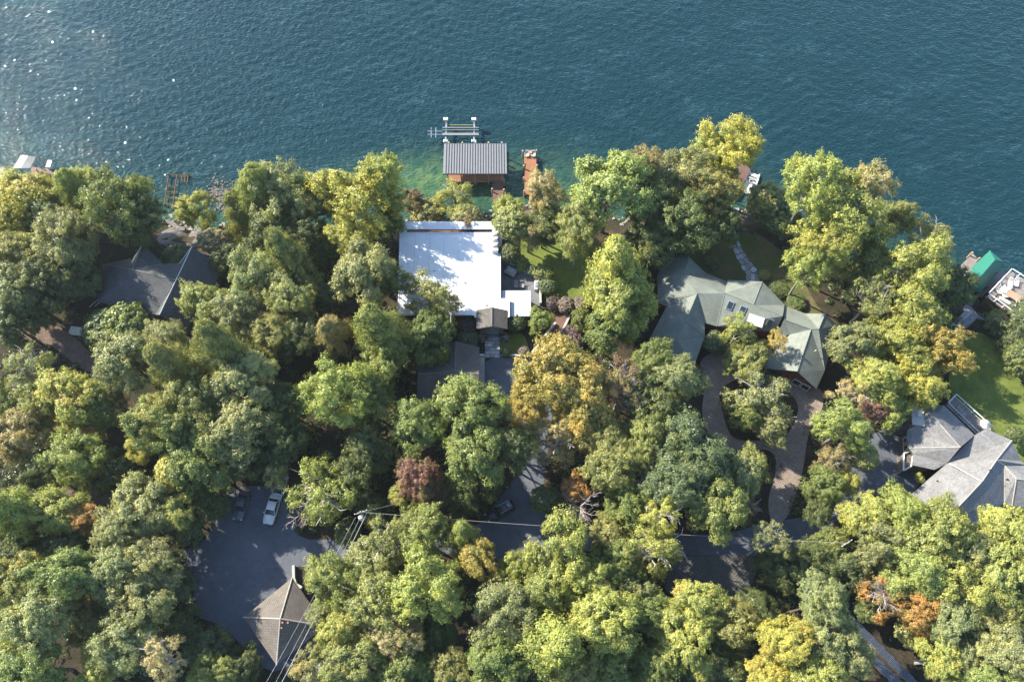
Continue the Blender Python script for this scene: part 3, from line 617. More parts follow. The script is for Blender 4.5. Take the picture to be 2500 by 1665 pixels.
# --- green-roofed house
E = 7.2
p = pts_of(R6, dict(A=(400, 212, E), B=(573, 213, 9.2), C=(700, 335, E), D=(530, 343, 9.7), A3=(330, 350, E), A4=(333, 560, E), T=(400, 590, E), Pk=(635, 490, 9.8), Qk=(545, 705, 9.4), S=(475, 840, 9.2), V=(290, 800, E),
    X=(690, 715, E), Z=(693, 820, E), S2=(610, 1045, E), S1=(240, 915, E), H=(868, 402, E), N0=(845, 488, 9.8), N3=(785, 742, E), O=(1232, 782, E), M=(1065, 577, 9.8), J=(868, 388, E+.5), K=(1133, 400, 9.0), L=(1303, 575, E+.3), N2=(1290, 665, 9.8),
    G0=(1306, 585, 7), G1=(1462, 645, 7), G2=(1565, 765, 9.4), G3=(1507, 765, 9.4), G4=(1300, 690, 9.3), G5=(1345, 805, 7.6), G6=(1615, 645, 8.6), G7=(1708, 735, 7), G9=(1612, 1080, 7), G10=(1548, 1220, 7), G11=(1400, 1087, 9.5), G12=(1155, 1062, 7), G13=(1190, 960, 7), G14=(1240, 830, 7)))
h3 = thing('green_roof_house', 'rambling house with many sage green shingle gables beside the brick driveway', 'house', G(1690, 760))
fac = (('A', 'B', 'D', 'A3'), ('B', 'C', 'D'), ('A3', 'D', 'Pk', 'T', 'A4'), ('T', 'Pk', 'Qk', 'S', 'V'), ('Pk', 'X', 'Z', 'Qk'), ('Qk', 'Z', 'S'), ('V', 'S', 'Z', 'S2', 'S1'), ('D', 'C', 'H', 'N0'), ('D', 'N0', 'N3', 'X', 'Pk'),
       ('J', 'K', 'M', 'N0'), ('K', 'L', 'M'), ('M', 'L', 'N2'), ('N0', 'M', 'N2', 'O', 'N3'), ('G0', 'G1', 'G2', 'G3', 'G4'), ('G4', 'G3', 'G5', 'G14'), ('G1', 'G6', 'G2'), ('G6', 'G7', 'G9', 'G10', 'G11', 'G3', 'G2'), ('G3', 'G11', 'G12', 'G13', 'G5'))
roofed(h3, [[p[k_] for k_ in f] for f in fac], M_roof_green, M_siding_red, M_ridge_g, over=.55, zbase=3.6, ridge_w=.07)
from mathutils.bvhtree import BVHTree
def on_roof(R, x, y, facets, lift=.12):
    """the point of these roof facets that shows at x, y of the region"""
    vs_, fs = [], []
    for f in facets:
        n0 = len(vs_); vs_ += list(f)
        for t3 in tessellate_polygon([[Vector((q_.x, q_.y, 0)) for q_ in f]]): fs.append(tuple(n0+i for i in t3))
    a, b = Q(R, x, y, 30.0), Q(R, x, y, 4.0); loc, n, i, d = BVHTree.FromPolygons(vs_, fs).ray_cast(a, (b-a).normalized())
    if loc is None: loc, n = Q(R, x, y, 8.0), Vector((0, 0, 1))
    n = n if n.z > 0 else -n; return loc+n*lift, n
sf = [[p[k_] for k_ in ('N0', 'M', 'N2', 'O', 'N3')]]
for x, y in ((885, 583), (980, 620), (1190, 712)):
    c, n = on_roof(R6, x, y, sf, .06); rotm = n.to_track_quat('Z', 'Y').to_matrix()
    def put(m_, nm, mat, par, sx, sy, sz, dz):
        h_ = (p['N2']-p['N0']).normalized(); u_ = n.cross(h_); vs_ = []
        for q_ in ((-1, -1, -1), (1, -1, -1), (1, 1, -1), (-1, 1, -1), (-1, -1, 1), (1, -1, 1), (1, 1, 1), (-1, 1, 1)): vs_.append(c+h_*q_[0]*sx/2+u_*q_[1]*sy/2+n*(q_[2]*sz/2+dz))
        m_.add(vs_, [(3, 2, 1, 0), (4, 5, 6, 7), (0, 1, 5, 4), (1, 2, 6, 5), (2, 3, 7, 6), (3, 0, 4, 7)]); return m_.build(nm, mat, par)
    f = put(MB(), 'skylight', M_alu, h3, 1.05, 1.45, .22, .02); put(MB(), 'pane', M_glass, f, .82, 1.2, .06, .14)
c, n = on_roof(R6, 1065, 712, sf, 0)
MB().box((c.x, c.y-.3, c.z-.3), (2.1, 1.5, 2.8), math.radians(-22)).build('chimney', M_stone, h3, uv=0.0)
ch = [o for o in h3.children if o.name.startswith('chimney')][0]; MB().box((c.x, c.y-.3, c.z+1.2), (2.6, 1.9, .2), math.radians(-22)).build('chimney_cap', plain('pale_cap', (.55, .53, .5), .7), ch)
for x, y, fc in ((1535, 935, ('G6', 'G10', 'G11')), (375, 420, ('A3', 'D', 'Pk')), (430, 950, ('V', 'Z', 'S2'))):
    c, n = on_roof(R6, x, y, [[p[k_] for k_ in f] for f in fac], 0); MB().tube([c, c+Vector((0, 0, .5))], .09, 6).build('vent_pipe', M_whitep, h3)
a, b = p['G12'], p['G11']; d = (b-a).normalized()
sx_ = Vector((a.x, a.y, 0))+Vector((.3, .35, 0)); ex = Vector((b.x, b.y, 0))+Vector((.1, .5, 0)); fx = Vector((p['G10'].x, p['G10'].y, 0))+Vector((-.3, .5, 0))
windows(h3, sx_, ex, 5.0, 2, 1.7, 1.9, t0=.08, t1=.92, frame=M_siding, name='garage_door'); windows(h3, ex, fx, 5.2, 2, 1.3, 1.7, t0=.15, t1=.95)
# --- grey-roofed house at the right
E = 8.0
p = pts_of(R8, dict(a=(770, 760, E), b=(960, 655, 10.3), c=(860, 565, E), d=(1040, 570, E), e=(1265, 790, E), f=(1160, 880, 10.0), g=(1060, 1000, 8.3), h=(970, 1045, E), i=(805, 1010, E), j=(815, 930, E), k=(785, 885, E), l=(765, 820, E),
    m=(1350, 742, E), n=(1540, 830, 8.4), o=(1425, 974, 11.3), pp=(1320, 1130, 11.3), q=(1075, 1390, 11.3), r=(870, 1330, E), s=(780, 1240, E), t=(1610, 985, E), x=(1484, 1015, 10.2), y=(1484, 1285, E), z=(1290, 1450, E), w=(1190, 1500, E),
    A=(1690, 1015, 9), B=(1690, 1128, 10.6), Cc=(1572, 1112, 10.6), D=(1540, 1310, E), F=(1700, 1330, E)))
h4 = thing('grey_roof_house', 'large house with speckled grey shingle hips and a long ridge, at the right edge', 'house', G(2330, 1180))
fac = (('c', 'd', 'e', 'f', 'b'), ('a', 'b', 'f', 'k', 'l'), ('k', 'f', 'g', 'h', 'i', 'j'), ('c', 'b', 'a'), ('m', 'n', 'o', 'pp', 'q', 'r', 's', 'g', 'e'), ('n', 't', 'o'), ('o', 'x', 'y', 'z', 'w', 'q', 'pp'), ('o', 't', 'A', 'B', 'Cc', 'x'), ('x', 'Cc', 'D', 'y'), ('Cc', 'B', 'F', 'D'))
roofed(h4, [[p[k_] for k_ in f] for f in fac], M_roof_grey, M_siding, M_ridge_l, over=.5, zbase=3.4, ridge_w=.1)
c1, c2 = Q(R8, 700, 640, 5.5), Q(R8, 835, 640, 9.0)
MB().box((c2.x, c2.y, 6.6), (1.7, 3.6, 5.6), math.radians(-8)).build('chimney', M_stone, h4, uv=0.0)
ch = [o for o in h4.children if o.name.startswith('chimney')][0]
MB().box((c2.x, c2.y, 9.47), (1.95, 3.9, .16), math.radians(-8)).build('chimney_cap', M_conc, ch); MB().box((c2.x+.1, c2.y-.2, 9.75), (.7, .9, .4), math.radians(-8)).build('flue', M_alu, ch)
c = Q(R8, 745, 690, 5.8); MB().box((c.x, c.y, 5.0), (2.6, 3.4, 2.6), math.radians(-8)).build('stone_bay', M_stone, h4, uv=0.0)
MB().tube([Q(R8, 1080, 998, 9.2), Q(R8, 1315, 1130, 11.5)], .07, 5).build('roof_pipe', M_whitep, h4)
for x, y in ((1370, 1050), (1497, 1118), (985, 1130)):
    c, n = on_roof(R8, x, y, [[p[k_] for k_ in f] for f in fac], 0); MB().tube([c, c+Vector((0, 0, .5))], .08, 6).build('vent_pipe', M_black, h4)
a, b = p['k'], p['a']; windows(h4, (b.x+.3, b.y-.5), (a.x+.3, a.y+.1), 6.3, 2, 1.2, 1.4); 
bw = thing('bay_canopy', 'small white-edged stone porch in front of the speckled grey roofs', 'porch', Q(R8, 780, 975, 4))
cc = [Q(R8, x, y, 6.6) for x, y in ((745, 925), (805, 905), (812, 935), (800, 1020), (742, 1050))]
MB().prism([(a.x, a.y) for a in cc], 3.8, 6.3).build('stone_base', M_stone, bw, uv=0.0)
for i in range(5):
    a, b = cc[i], cc[(i+1) % 5]; MB().tube([a, b], .13, 4).build('coping', M_whitep, bw)
te = thing('house_terrace', 'narrow raised terrace with white railings behind the grey-roofed house', 'terrace', G(2370, 1010))
tq = [Q(R8, x, y, 5.4) for x, y in ((1050, 566), (1110, 505), (1380, 750), (1275, 782))]
MB().prism([(a.x, a.y) for a in tq], 2.5, 5.4).build('floor', M_deck_g, te, uv=.5)
for i, j in ((0, 1), (1, 2), (0, 3)):
    a, b = tq[i], tq[j]; n_ = max(2, int((b-a).length/1.6)); m = MB(); m.tube([a+Vector((0, 0, 1)), b+Vector((0, 0, 1))], .1, 4); m.tube([a+Vector((0, 0, .2)), b+Vector((0, 0, .2))], .05, 4); m.build('railing', M_whitep, te)
    for k_ in range(n_+1):
        c = a+(b-a)*k_/n_; MB().box((c.x, c.y, 5.9), (.14, .14, 1.0)).build('railing_post', M_whitep, te)
chair(Q(R8, 1158, 615, 5.4), 1.0, M_greyc, 'dark lounge chair on the narrow white-railed terrace, nearer the red shrub', 'dark chairs on the railed terrace', 1.2)
chair(Q(R8, 1180, 640, 5.4), 1.0, M_greyc, 'dark lounge chair on the narrow white-railed terrace, nearer the umbrella', 'dark chairs on the railed terrace', 1.2)
um = thing('patio_umbrella', 'round off-white umbrella at the end of the narrow railed terrace', 'umbrella', Q(R8, 1300, 735, 5.4))
MB().tube([(0, 0, 0), (0, 0, 2.3)], .03).build('pole', M_alu, um, local=True); MB().tube([(0, 0, 1.8), (0, 0, 2.35)], [.85, .05], 10).build('canopy', M_cloth, um, local=True)
# --- square pavilion
p = pts_of(RP, dict(l=(592, 1085, 6.6), t=(955, 790, 6.6), b=(838, 1440, 6.6), r=(1200, 1150, 6.6), a=(865, 1096, 9.6)))
pv = thing('pavilion', 'square outbuilding with a hipped taupe shingle roof at the asphalt lot', 'garage', G(694, 1516))
roofed(pv, [[p[k_] for k_ in f] for f in (('l', 'a', 't'), ('l', 'b', 'a'), ('a', 'b', 'r'), ('t', 'a', 'r'))], M_roof_pav, M_siding, M_ridge_l, over=.6, zbase=3.9, ridge_w=.11)
for x, y in ((885, 1125), (925, 1125), (878, 1165)):
    c, n = on_roof(RP, x, y, [[p['a'], p['b'], p['r']]], 0); MB().tube([c, c+Vector((0, 0, .3))], .16, 7).build('vent_pipe', plain('rusty_pipe', (.25, .12, .09), .8), pv)
wall_run('concrete_wall', [RP(972, 705), RP(975, 800), RP(990, 845), RP(1035, 870)], .38, .9, M_conc, 'pale concrete wall running from the pavilion roof corner to the road', uv=False)
# --- sheds and piers on the water
def deck_on_piles(name, label, quad, z, mat, uv, cat='dock', piles=(), r=.16, top=1.2, th=.18, trim=True):
    t = thing(name, label, cat, (quad[0]+quad[2])/2); MB().prism([(a.x, a.y) for a in quad], z-th, z).build('deck_boards', mat, t, uv=uv)
    for c in piles: MB().tube([(c.x, c.y, -2.0), (c.x, c.y, z+top)], r, 8).build('piling', M_post, t)
    return t
bd = [Q(R3, x, y, 1.0) for x, y in ((600, 500), (1110, 500), (1120, 712), (592, 712))]
bh = thing('boathouse', 'open boathouse with a dark standing-seam metal roof over orange decking, at the middle shore', 'boathouse', Q(R3, 860, 600, 0))
ring = [Q(R3, x, y, 1.0) for x, y in ((592, 655), (1130, 655), (1130, 720), (592, 722))]
MB().prism([(a.x, a.y) for a in ring], .8, 1.0).build('deck_boards', M_deck, bh, uv=0.0)
ring = [Q(R3, x, y, 1.0) for x, y in ((592, 380), (625, 380), (625, 652), (592, 652))]; MB().prism([(a.x, a.y) for a in ring], .8, 1.0).build('deck_boards', M_deck, bh, uv=0.0)
ring = [Q(R3, x, y, 1.0) for x, y in ((1095, 380), (1130, 380), (1130, 652), (1095, 652))]; MB().prism([(a.x, a.y) for a in ring], .8, 1.0).build('deck_boards', M_deck, bh, uv=0.0)
zs_, zn = 3.7, 4.4
NP = 24
for i in range(NP):
    fa, fb = i/NP, (i+1)/NP
    A_ = [Q(R3, 565+597*f_, 358, zn) for f_ in (fa, fb)]; B_ = [Q(R3, 555+612*f_, 645, zs_) for f_ in (fa, fb)]
    MB().prism([(A_[0].x, A_[0].y), (A_[1].x-.02, A_[1].y), (B_[1].x-.02, B_[1].y), (B_[0].x, B_[0].y)], [zn-.12, zn-.12, zs_-.12, zs_-.12], [zn, zn, zs_, zs_]).build('roof_panel', M_seam, bh)
    if i: MB().prism([(A_[0].x-.045, A_[0].y), (A_[0].x+.045, A_[0].y), (B_[0].x+.045, B_[0].y), (B_[0].x-.045, B_[0].y)], [zn, zn, zs_, zs_], [zn+.09, zn+.09, zs_+.09, zs_+.09]).build('roof_seam', M_seamd, bh)
a, b = Q(R3, 555, 647, zs_), Q(R3, 1167, 647, zs_); MB().box(((a.x+b.x)/2, a.y-.02, zs_-.05), (b.x-a.x, .12, .25)).build('gutter', M_seamd, bh)
for x in (607, 733, 862, 992, 1125):
    c = Q(R3, x, 716, 1.0); MB().box((c.x, c.y, 1.2), (.24, .24, 4.6)).build('post', M_post, bh)
    MB().tube([(c.x, c.y, 2.9), (c.x, c.y+1.0, 3.7)], .07, 4).build('brace', M_post, bh)
for x in (610, 740, 866, 990, 1118):
    c = Q(R3, x, 346, 4.3); MB().tube([(c.x, c.y, -2), (c.x, c.y, 4.35)], .17, 8).build('piling', M_post, bh)
for x, y in ((590, 690), (1138, 690), (1128, 680)):
    c = Q(R3, x, y, 2.4); MB().tube([(c.x, c.y, -2), (c.x, c.y, 2.2)], .17, 8).build('piling', M_post, bh)
rr = MB(); 
for z_ in (1.5, 1.95): rr.tube([Q(R3, 600, 722, z_), Q(R3, 992, 726, z_)], .04, 4)
rr.build('railing', M_post, bh)
wq = [Q(R3, x, y, 1.1) for x, y in ((1030, 715), (1132, 715), (1134, 890), (1030, 912))]
deck_on_piles('boardwalk', 'brown boardwalk from the boathouse deck to the shore', wq, 1.1, M_deck_d, 0.0, 'boardwalk', [Q(R3, x, y, 2.0) for x, y in ((1024, 790), (1137, 796))], top=1.0)
pq2 = [Q(R3, x, y, 1.1) for x, y in ((1330, 440), (1446, 440), (1452, 840), (1335, 850))]
deck_on_piles('pier', 'narrow cedar pier with two white chairs at its end, right of the boathouse', pq2, 1.1, M_deck, 0.0, 'pier',
              [Q(R3, x, y, 2.1) for x, y in ((1318, 425), (1448, 418), (1328, 565), (1455, 560), (1328, 680), (1458, 675), (1332, 805))], top=1.0)
for x, side in ((1357, 'left'), (1418, 'right')):
    chair(Q(R3, x, 480, 1.1), 0, M_cloth, 'white cushioned armchair on the pier end, %s of the pair' % side, 'white armchairs on the pier end', 1.15, 'armchair', 'armchair', M_whitep)
table(Q(R3, 1387, 458, 1.1), 0, .7, .7, M_wood, 'small dark table between the two white armchairs on the pier end')
bl = thing('boat_lift', 'silver boat lift with long bunks standing in the water behind the boathouse', 'boat lift', Q(R3, 715, 240, 0))
for x in (583, 852):
    a, b = Q(R3, x, 150, 1.6), Q(R3, x, 350, 1.6); MB().box(((a.x+b.x)/2, (a.y+b.y)/2, 1.5), (.28, a.y-b.y, .3)).build('beam', M_alu, bl)
    for y in (140, 350):
        c = Q(R3, x, y, 1.8); MB().tube([(c.x, c.y, -2), (c.x, c.y, 2.2)], .13, 8).build('mast', M_alu, bl); MB().box((c.x, c.y, 2.3), (.95, .6, .4)).build('motor_box', M_whitep if y == 140 else M_alu, bl, bevel=.05)
    c = Q(R3, x+22, 90, 3.0); MB().tube([(c.x, c.y-1.2, 1.2), (c.x, c.y, 3.6)], .05, 5).build('guide_pole', M_black, bl)
for y, h_ in ((206, .22), (228, .14), (263, .3), (274, .3)):
    a, b = Q(R3, 550, y, 1.9), Q(R3, 897, y-3, 1.9); MB().box(((a.x+b.x)/2, (a.y+b.y)/2, 1.85), (b.x-a.x, h_*.8, .2)).build('bunk', M_seam, bl)
for y in (240, 270):
    a, b = Q(R3, 406, y, 1.8), Q(R3, 548, y, 1.8); MB().tube([a, b], .07, 5).build('rail', M_alu, bl)
for x in (443, 487):
    a, b = Q(R3, x, 205, 1.8), Q(R3, x, 300, 1.8); MB().tube([a, b], .08, 5).build('rail', M_alu, bl)
MB().tube([Q(R3, 425, 212, 1.9), Q(R3, 485, 248, 1.9)], .07, 5).build('brace', M_black, bl)
MB().tube([Q(R3, 600, 180, .9), Q(R3, 850, 180, .9)], .06, 5).build('spreader', plain('yellow_strap', (.5, .45, .1), .8), bl)
# right-hand dock and boat
dq = [Q(R5, x, y, 1.0) for x, y in ((1310, 400), (1350, 395), (1420, 490), (1310, 690), (1235, 690), (1330, 490))]
deck_on_piles('dock', 'red brown dock under the yellow maple beside the white boat', dq, 1.0, M_deck_d, .9, 'dock', [Q(R5, x, y, 2.0) for x, y in ((1305, 410), (1352, 398), (1316, 690))], top=.8)
dq = [Q(R5, x, y, .9) for x, y in ((1000, 480), (1230, 560), (1210, 640), (1060, 560))]
deck_on_piles('dock', 'orange boards of a dock glimpsed through the oak left of the white boat', dq, .9, M_deck, .3)
bo = thing('motor_boat', 'small white open motor boat moored at the red brown dock', 'boat', Q(R5, 1415, 600, 0), math.radians(-24))
L_ = 5.6; rings = []
for t_, wd, zt, zb in ((0, .0, .62, .45), (.06, .55, .62, .1), (.2, 1.0, .6, -.1), (.5, 1.18, .55, -.15), (.8, 1.15, .5, -.15), (1, 1.08, .5, -.1)):
    y = -L_/2+L_*t_; wd = max(wd, .04); rings.append([(-wd, y, zt), (-wd*.85, y, zb+.1), (0, y, zb), (wd*.85, y, zb+.1), (wd, y, zt), (wd*.8, y, zt+.02), (wd*.72, y, zt-.32 if t_ > .1 else zt), (-wd*.72, y, zt-.32 if t_ > .1 else zt), (-wd*.8, y, zt+.02)])
MB().loft(rings[::-1]).build('hull', M_whitep, bo, local=True)
MB().box((0, -1.75, .5), (1.2, .9, .16), taper=.9).build('bow_cushion', M_cloth, bo, local=True, bevel=.04)
MB().box((-.1, .25, .62), (.7, .5, .7)).build('console', M_whitep, bo, local=True, bevel=.05)
MB().add([(-.42, .02, .95), (.22, .02, .95), (.16, .18, 1.25), (-.36, .18, 1.25)], [(0, 1, 2, 3)]).build('windscreen', M_glass, bo, local=True)
MB().box((-.1, 1.05, .5), (1.3, .5, .5)).build('seat', M_greyc, bo, local=True, bevel=.05); MB().box((0, 1.9, .48), (1.9, .45, .3)).build('rear_bench', M_cloth, bo, local=True, bevel=.05)
MB().box((0, 3.05, .75), (.42, .62, .5), taper=.75).box((0, 3.0, .2), (.16, .3, .9)).build('outboard_motor', M_black, bo, local=True, bevel=.05)
# old timber dock frame at the left
od = thing('old_dock', 'broken dock frame of orange weathered timbers standing in the water at the left shore', 'dock', Q(R1, 1330, 300, 0))
for a_, b_ in (((1292, 212), (1445, 212)), ((1356, 212), (1320, 470)), ((1292, 212), (1260, 440)), ((1442, 212), (1436, 270)), ((1420, 212), (1416, 270)), ((1392, 212), (1388, 270)), ((1276, 300), (1345, 300)), ((1270, 340), (1340, 345)), ((1265, 380), (1335, 388)), ((1262, 430), (1325, 440))):
    MB().tube([Q(R1, *a_, .5), Q(R1, *b_, .5)], .11, 4).build('timber', M_rust, od)
for x, y in ((1292, 212), (1442, 212), (1262, 440), (1320, 470)):
    c = Q(R1, x, y, .5); MB().tube([(c.x, c.y, -2), (c.x, c.y, .9)], .14, 6).build('piling', M_rust, od)
# dock roofs at the far left
a = [Q(R1, x, y, 3.6) for x, y in ((160, 60), (275, 74), (232, 160), (100, 158))]; b = Q(R1, 215, 66, 4.0), Q(R1, 160, 160, 4.0)
ds_ = thing('dock_shelter', 'pale grey boathouse roof over the water at the upper left edge', 'boathouse', Q(R1, 190, 110, 0))
roofed(ds_, [[a[0], b[0], b[1], a[3]], [b[0], a[1], a[2], b[1]]], plain('pale_roof_panel', (.27, .26, .25), .8), M_siding, walls=False, th=.12)
for c in a: MB().tube([(c.x*.99, c.y, -2), (c.x*.99, c.y, 3.45)], .12, 6).build('post', M_post, ds_)
c = Q(R1, 385, 140, 1.2); bx = thing('dock_locker', 'upright white box on the dock right of the pale boathouse roof', 'locker', (c.x, c.y, .9)); MB().box((0, 0, .4), (.7, 1.5, .8)).build('body', M_whitep, bx, local=True, bevel=.04); MB().box((0, 0, .84), (.78, 1.58, .08)).build('lid', M_alu, bx, local=True)
dq = [Q(R1, x, y, .9) for x, y in ((240, 150), (430, 170), (450, 215), (230, 260))]; deck_on_piles('dock', 'dark dock behind the yellow tree at the upper left', dq, .9, M_deck_d, .1)
dq = [Q(R1, x, y, 1.6) for x, y in ((-120, 165), (20, 150), (45, 165), (0, 270), (-120, 300))]
cv = thing('boat_canopy', 'ribbed grey boat canopy cut by the left edge above the yellow tree', 'boat canopy', (dq[0]+dq[2])/2)
MB().prism([(a_.x, a_.y) for a_ in dq], [1.9, 2.3, 1.9, 1.9, 1.9], [2.0, 2.6, 2.0, 2.0, 2.0]).build('cover', M_greyc, cv)
for i in range(7):
    a_, b_ = Q(R1, 20-i*20, 158, 2.4), Q(R1, 10-i*26, 280, 2.1); MB().tube([a_, b_], .05, 4).build('rib', M_alu, cv)
# teal boathouse and roof-deck at the right
p = pts_of(R7, dict(a=(1485, 918, 3.6), b=(1620, 790, 3.6), c=(1730, 878, 3.6), d=(1545, 1115, 3.6), d2=(1440, 1060, 3.6), r1=(1660, 862, 5.4), r2=(1540, 1000, 5.4)))
tb = thing('teal_boathouse', 'boathouse with a bright teal hipped metal roof at the right shore', 'boathouse', Q(R7, 1600, 950, 0))
roofed(tb, [[p[k_] for k_ in f] for f in (('a', 'b', 'r1', 'r2'), ('b', 'c', 'r1'), ('r1', 'c', 'd', 'r2'), ('a', 'r2', 'd', 'd2'))], M_teal, M_siding, M_teal, over=.5, zbase=-1.0, th=.1, ridge_w=.08)
dq = [Q(R7, x, y, .8) for x, y in ((1400, 900), (1490, 812), (1570, 900), (1450, 1040))]
deck_on_piles('dock', 'pale plank dock left of the teal boathouse roof', dq, .8, M_deck_g, .9, 'dock', [Q(R7, x, y, 1.6) for x, y in ((1480, 812), (1535, 855))])
dq = [Q(R7, x, y, .9) for x, y in ((1640, 985), (1720, 940), (1750, 965), (1560, 1150), (1520, 1130))]
deck_on_piles('dock', 'pale plank dock between the teal boathouse and the furnished roof deck', dq, .9, M_deck_g, .7, 'dock', [Q(R7, x, y, 1.7) for x, y in ((1672, 960), (1600, 1070))])
rd = thing('roof_deck', 'boathouse roof deck with white railings and outdoor furniture at the right edge', 'deck', Q(R7, 1800, 1150, 0))
rq = [Q(R7, x, y, 4.6) for x, y in ((1590, 1138), (1770, 950), (2080, 1150), (1990, 1420), (1840, 1318))]
MB().prism([(a_.x, a_.y) for a_ in rq], 4.3, 4.6).build('floor', M_deck_g, rd, uv=math.radians(40))
MB().prism(inset([(a_.x, a_.y) for a_ in rq], [.4]*5), -1, 4.29).build('wall', M_siding, rd, uv=0.0)
for i, j in ((0, 1), (1, 2), (0, 4), (4, 3)):
    a_, b_ = rq[i], rq[j]; d = (b_-a_); n_ = int(d.length/1.5)
    MB().tube([a_+Vector((0, 0, 1.0)), b_+Vector((0, 0, 1.0))], .11, 4).build('railing', M_whitep, rd); MB().tube([a_+Vector((0, 0, .15)), b_+Vector((0, 0, .15))], .05, 4).build('railing', M_whitep, rd)
    m = MB()
    for k_ in range(n_*5):
        c = a_+d*(k_/(n_*5)); m.tube([c+Vector((0, 0, .15)), c+Vector((0, 0, 1))], .022, 4, False)
    b2 = m.build('baluster', M_whitep, rd); b2['kind'] = 'stuff'
    for k_ in range(n_+1):
        c = a_+d*k_/n_; MB().box((c.x, c.y, 5.15), (.16, .16, 1.1)).build('railing_post', M_whitep, rd)
rz = math.radians(-38)
chair(Q(R7, 1765, 1055, 4.6), rz+.3, M_cloth, 'white lounge chair on the roof deck, left of the pair by the railing corner', 'white lounge chairs on the roof deck', 1.9, frame=M_whitep)
chair(Q(R7, 1812, 1052, 4.6), rz+.3, M_cloth, 'white lounge chair on the roof deck, right of the pair by the railing corner', 'white lounge chairs on the roof deck', 1.9, frame=M_whitep)
table(Q(R7, 1716, 1105, 4.6), 0, 1.3, 1.3, M_whitep, 'round white table among small chairs on the roof deck', True)
for i, (dx, dy, w_) in enumerate(((-26, 8, 'nearest the boathouse'), (-4, -30, 'toward the lake'), (26, -12, 'toward the lounge chairs'), (4, 30, 'toward the sofa'))):
    chair(Q(R7, 1716+dx, 1105+dy, 4.6), math.atan2(-dy, dx)-math.pi/2, M_cloth, 'white chair at the round table on the roof deck, the one '+w_, 'chairs round the white table', .9, 'chair', 'chair', M_whitep, .45)
table(Q(R7, 1790, 1150, 4.6), rz, 2.6, 1.5, M_wood, 'large brown rectangular table in the middle of the roof deck')
so = thing('sofa', 'long white cushioned sofa between the brown table and the roof deck railing', 'sofa', Q(R7, 1740, 1197, 4.6), rz)
MB().box((0, 0, .25), (3.0, 1.0, .4)).build('base', M_siding, so, local=True); 
for i in range(3): MB().box((-1+i, .05, .52), (.94, .8, .16)).build('seat_cushion', M_cloth, so, local=True, bevel=.04); MB().box((-1+i, -.42, .75), (.94, .2, .5)).build('back_cushion', M_cloth, so, local=True, bevel=.04)
chair(Q(R7, 1842, 1205, 4.6), rz+1.9, M_cloth, 'white armchair at the right end of the white sofa on the roof deck', None, 1.3, 'armchair', 'armchair', M_whitep)
drape('landing', [R7(x, y) for x, y in ((1400, 1235), (1490, 1165), (1680, 1260), (1600, 1330), (1500, 1310))], M_patio, .06, 2.0, uv=.6)
stp = thing('shore_steps', 'dark steps with white stone edges leading down past the shore lawn', 'steps', G(*R7(1400, 1340)))
for i in range(12):
    c = G(*R7(1470-i*11.5, 1285+i*11.5)); MB().box((c.x, c.y, c.z), (2.2, .5, .4), math.radians(-42)).build('step', M_flag2, stp)
wall_run('stone_wall', [R7(1340, 1385), R7(1470, 1270)], .3, .7, M_conc, 'pale wall on the left side of the dark shore steps', uv=False)
wall_run('stone_wall', [R7(1360, 1455), R7(1450, 1370)], .3, .7, M_stone, 'fieldstone wall on the right side of the dark shore steps')
# small things on the ground
eb = thing('utility_box', 'pale metal utility box on the dirt lane below the dark-shingled house', 'utility box', G(194, 812), math.radians(-8))
MB().box((-.25, 0, .5), (2.0, 1.25, 1.0)).build('cabinet', plain('pale_enamel', (.55, .53, .45), .6), eb, local=True, bevel=.03); MB().box((1.05, -.05, .45), (.6, 1.15, .9)).build('side_panel', M_alu, eb, local=True)
kr = thing('lumber_pile', 'pile of pale planks and pipes behind the dark-shingled house', 'pile', G(*R1(1580, 752)))
for i in range(7):
    a_ = G(*R1(1510+i*7, 735+i*5), .25+.05*(i % 3)); b_ = G(*R1(1640+i*5, 775-i*2+rnd.uniform(-10, 14)), .3+.07*(i % 2)); MB().tube([a_, b_], .07, 4).build('plank', M_whitep if i % 3 == 0 else M_greyc, kr)
cp = G(*R1(735, 1205)); hp = thing('bicycle_rack', 'small clutter of pale pipes at the lower left corner of the dark-shingled house', 'pipes', cp)
for dx, dy in ((0, .3), (.5, -.1), (-.4, -.2)): MB().tube([(dx-.6, dy-.3, .1), (dx+.5, dy+.5, .6)], .06, 5).build('pipe', M_whitep, hp, local=True)
chair(G(*R5(1212, 975)), 1.2, M_red, 'red garden chair at the head of the flagstone path', None, 1.0, 'chair', 'chair', M_red)
wall_run('curb_wall', [R8(430, 850), R8(405, 905)], .25, .5, M_conc, 'short pale wall at the left edge of the dark driveway beside the grey-roofed house', uv=False)
wall_run('fieldstone_wall', [R5(1180, 905), R5(1245, 905)], .3, .5, M_deck, 'short rust-coloured bench wall by the red chair', 'bench', uv=True)
wall_run('rock_wall', [(402, 545), (420, 548), (438, 560), (455, 565)], .8, .8, M_stone, 'rough stone wall behind the old orange dock frame')
wall_run('rock_wall', [R1(1880, 825), R1(2000, 815)], .5, .5, M_stone, 'long low stone wall in the clearing right of the dark-shingled house')
wall_run('garden_steps', [(795, 700), (800, 712), (806, 722)], 2.2, .3, M_flag2, 'stone steps in the dark gap left of the white roof', 'steps')
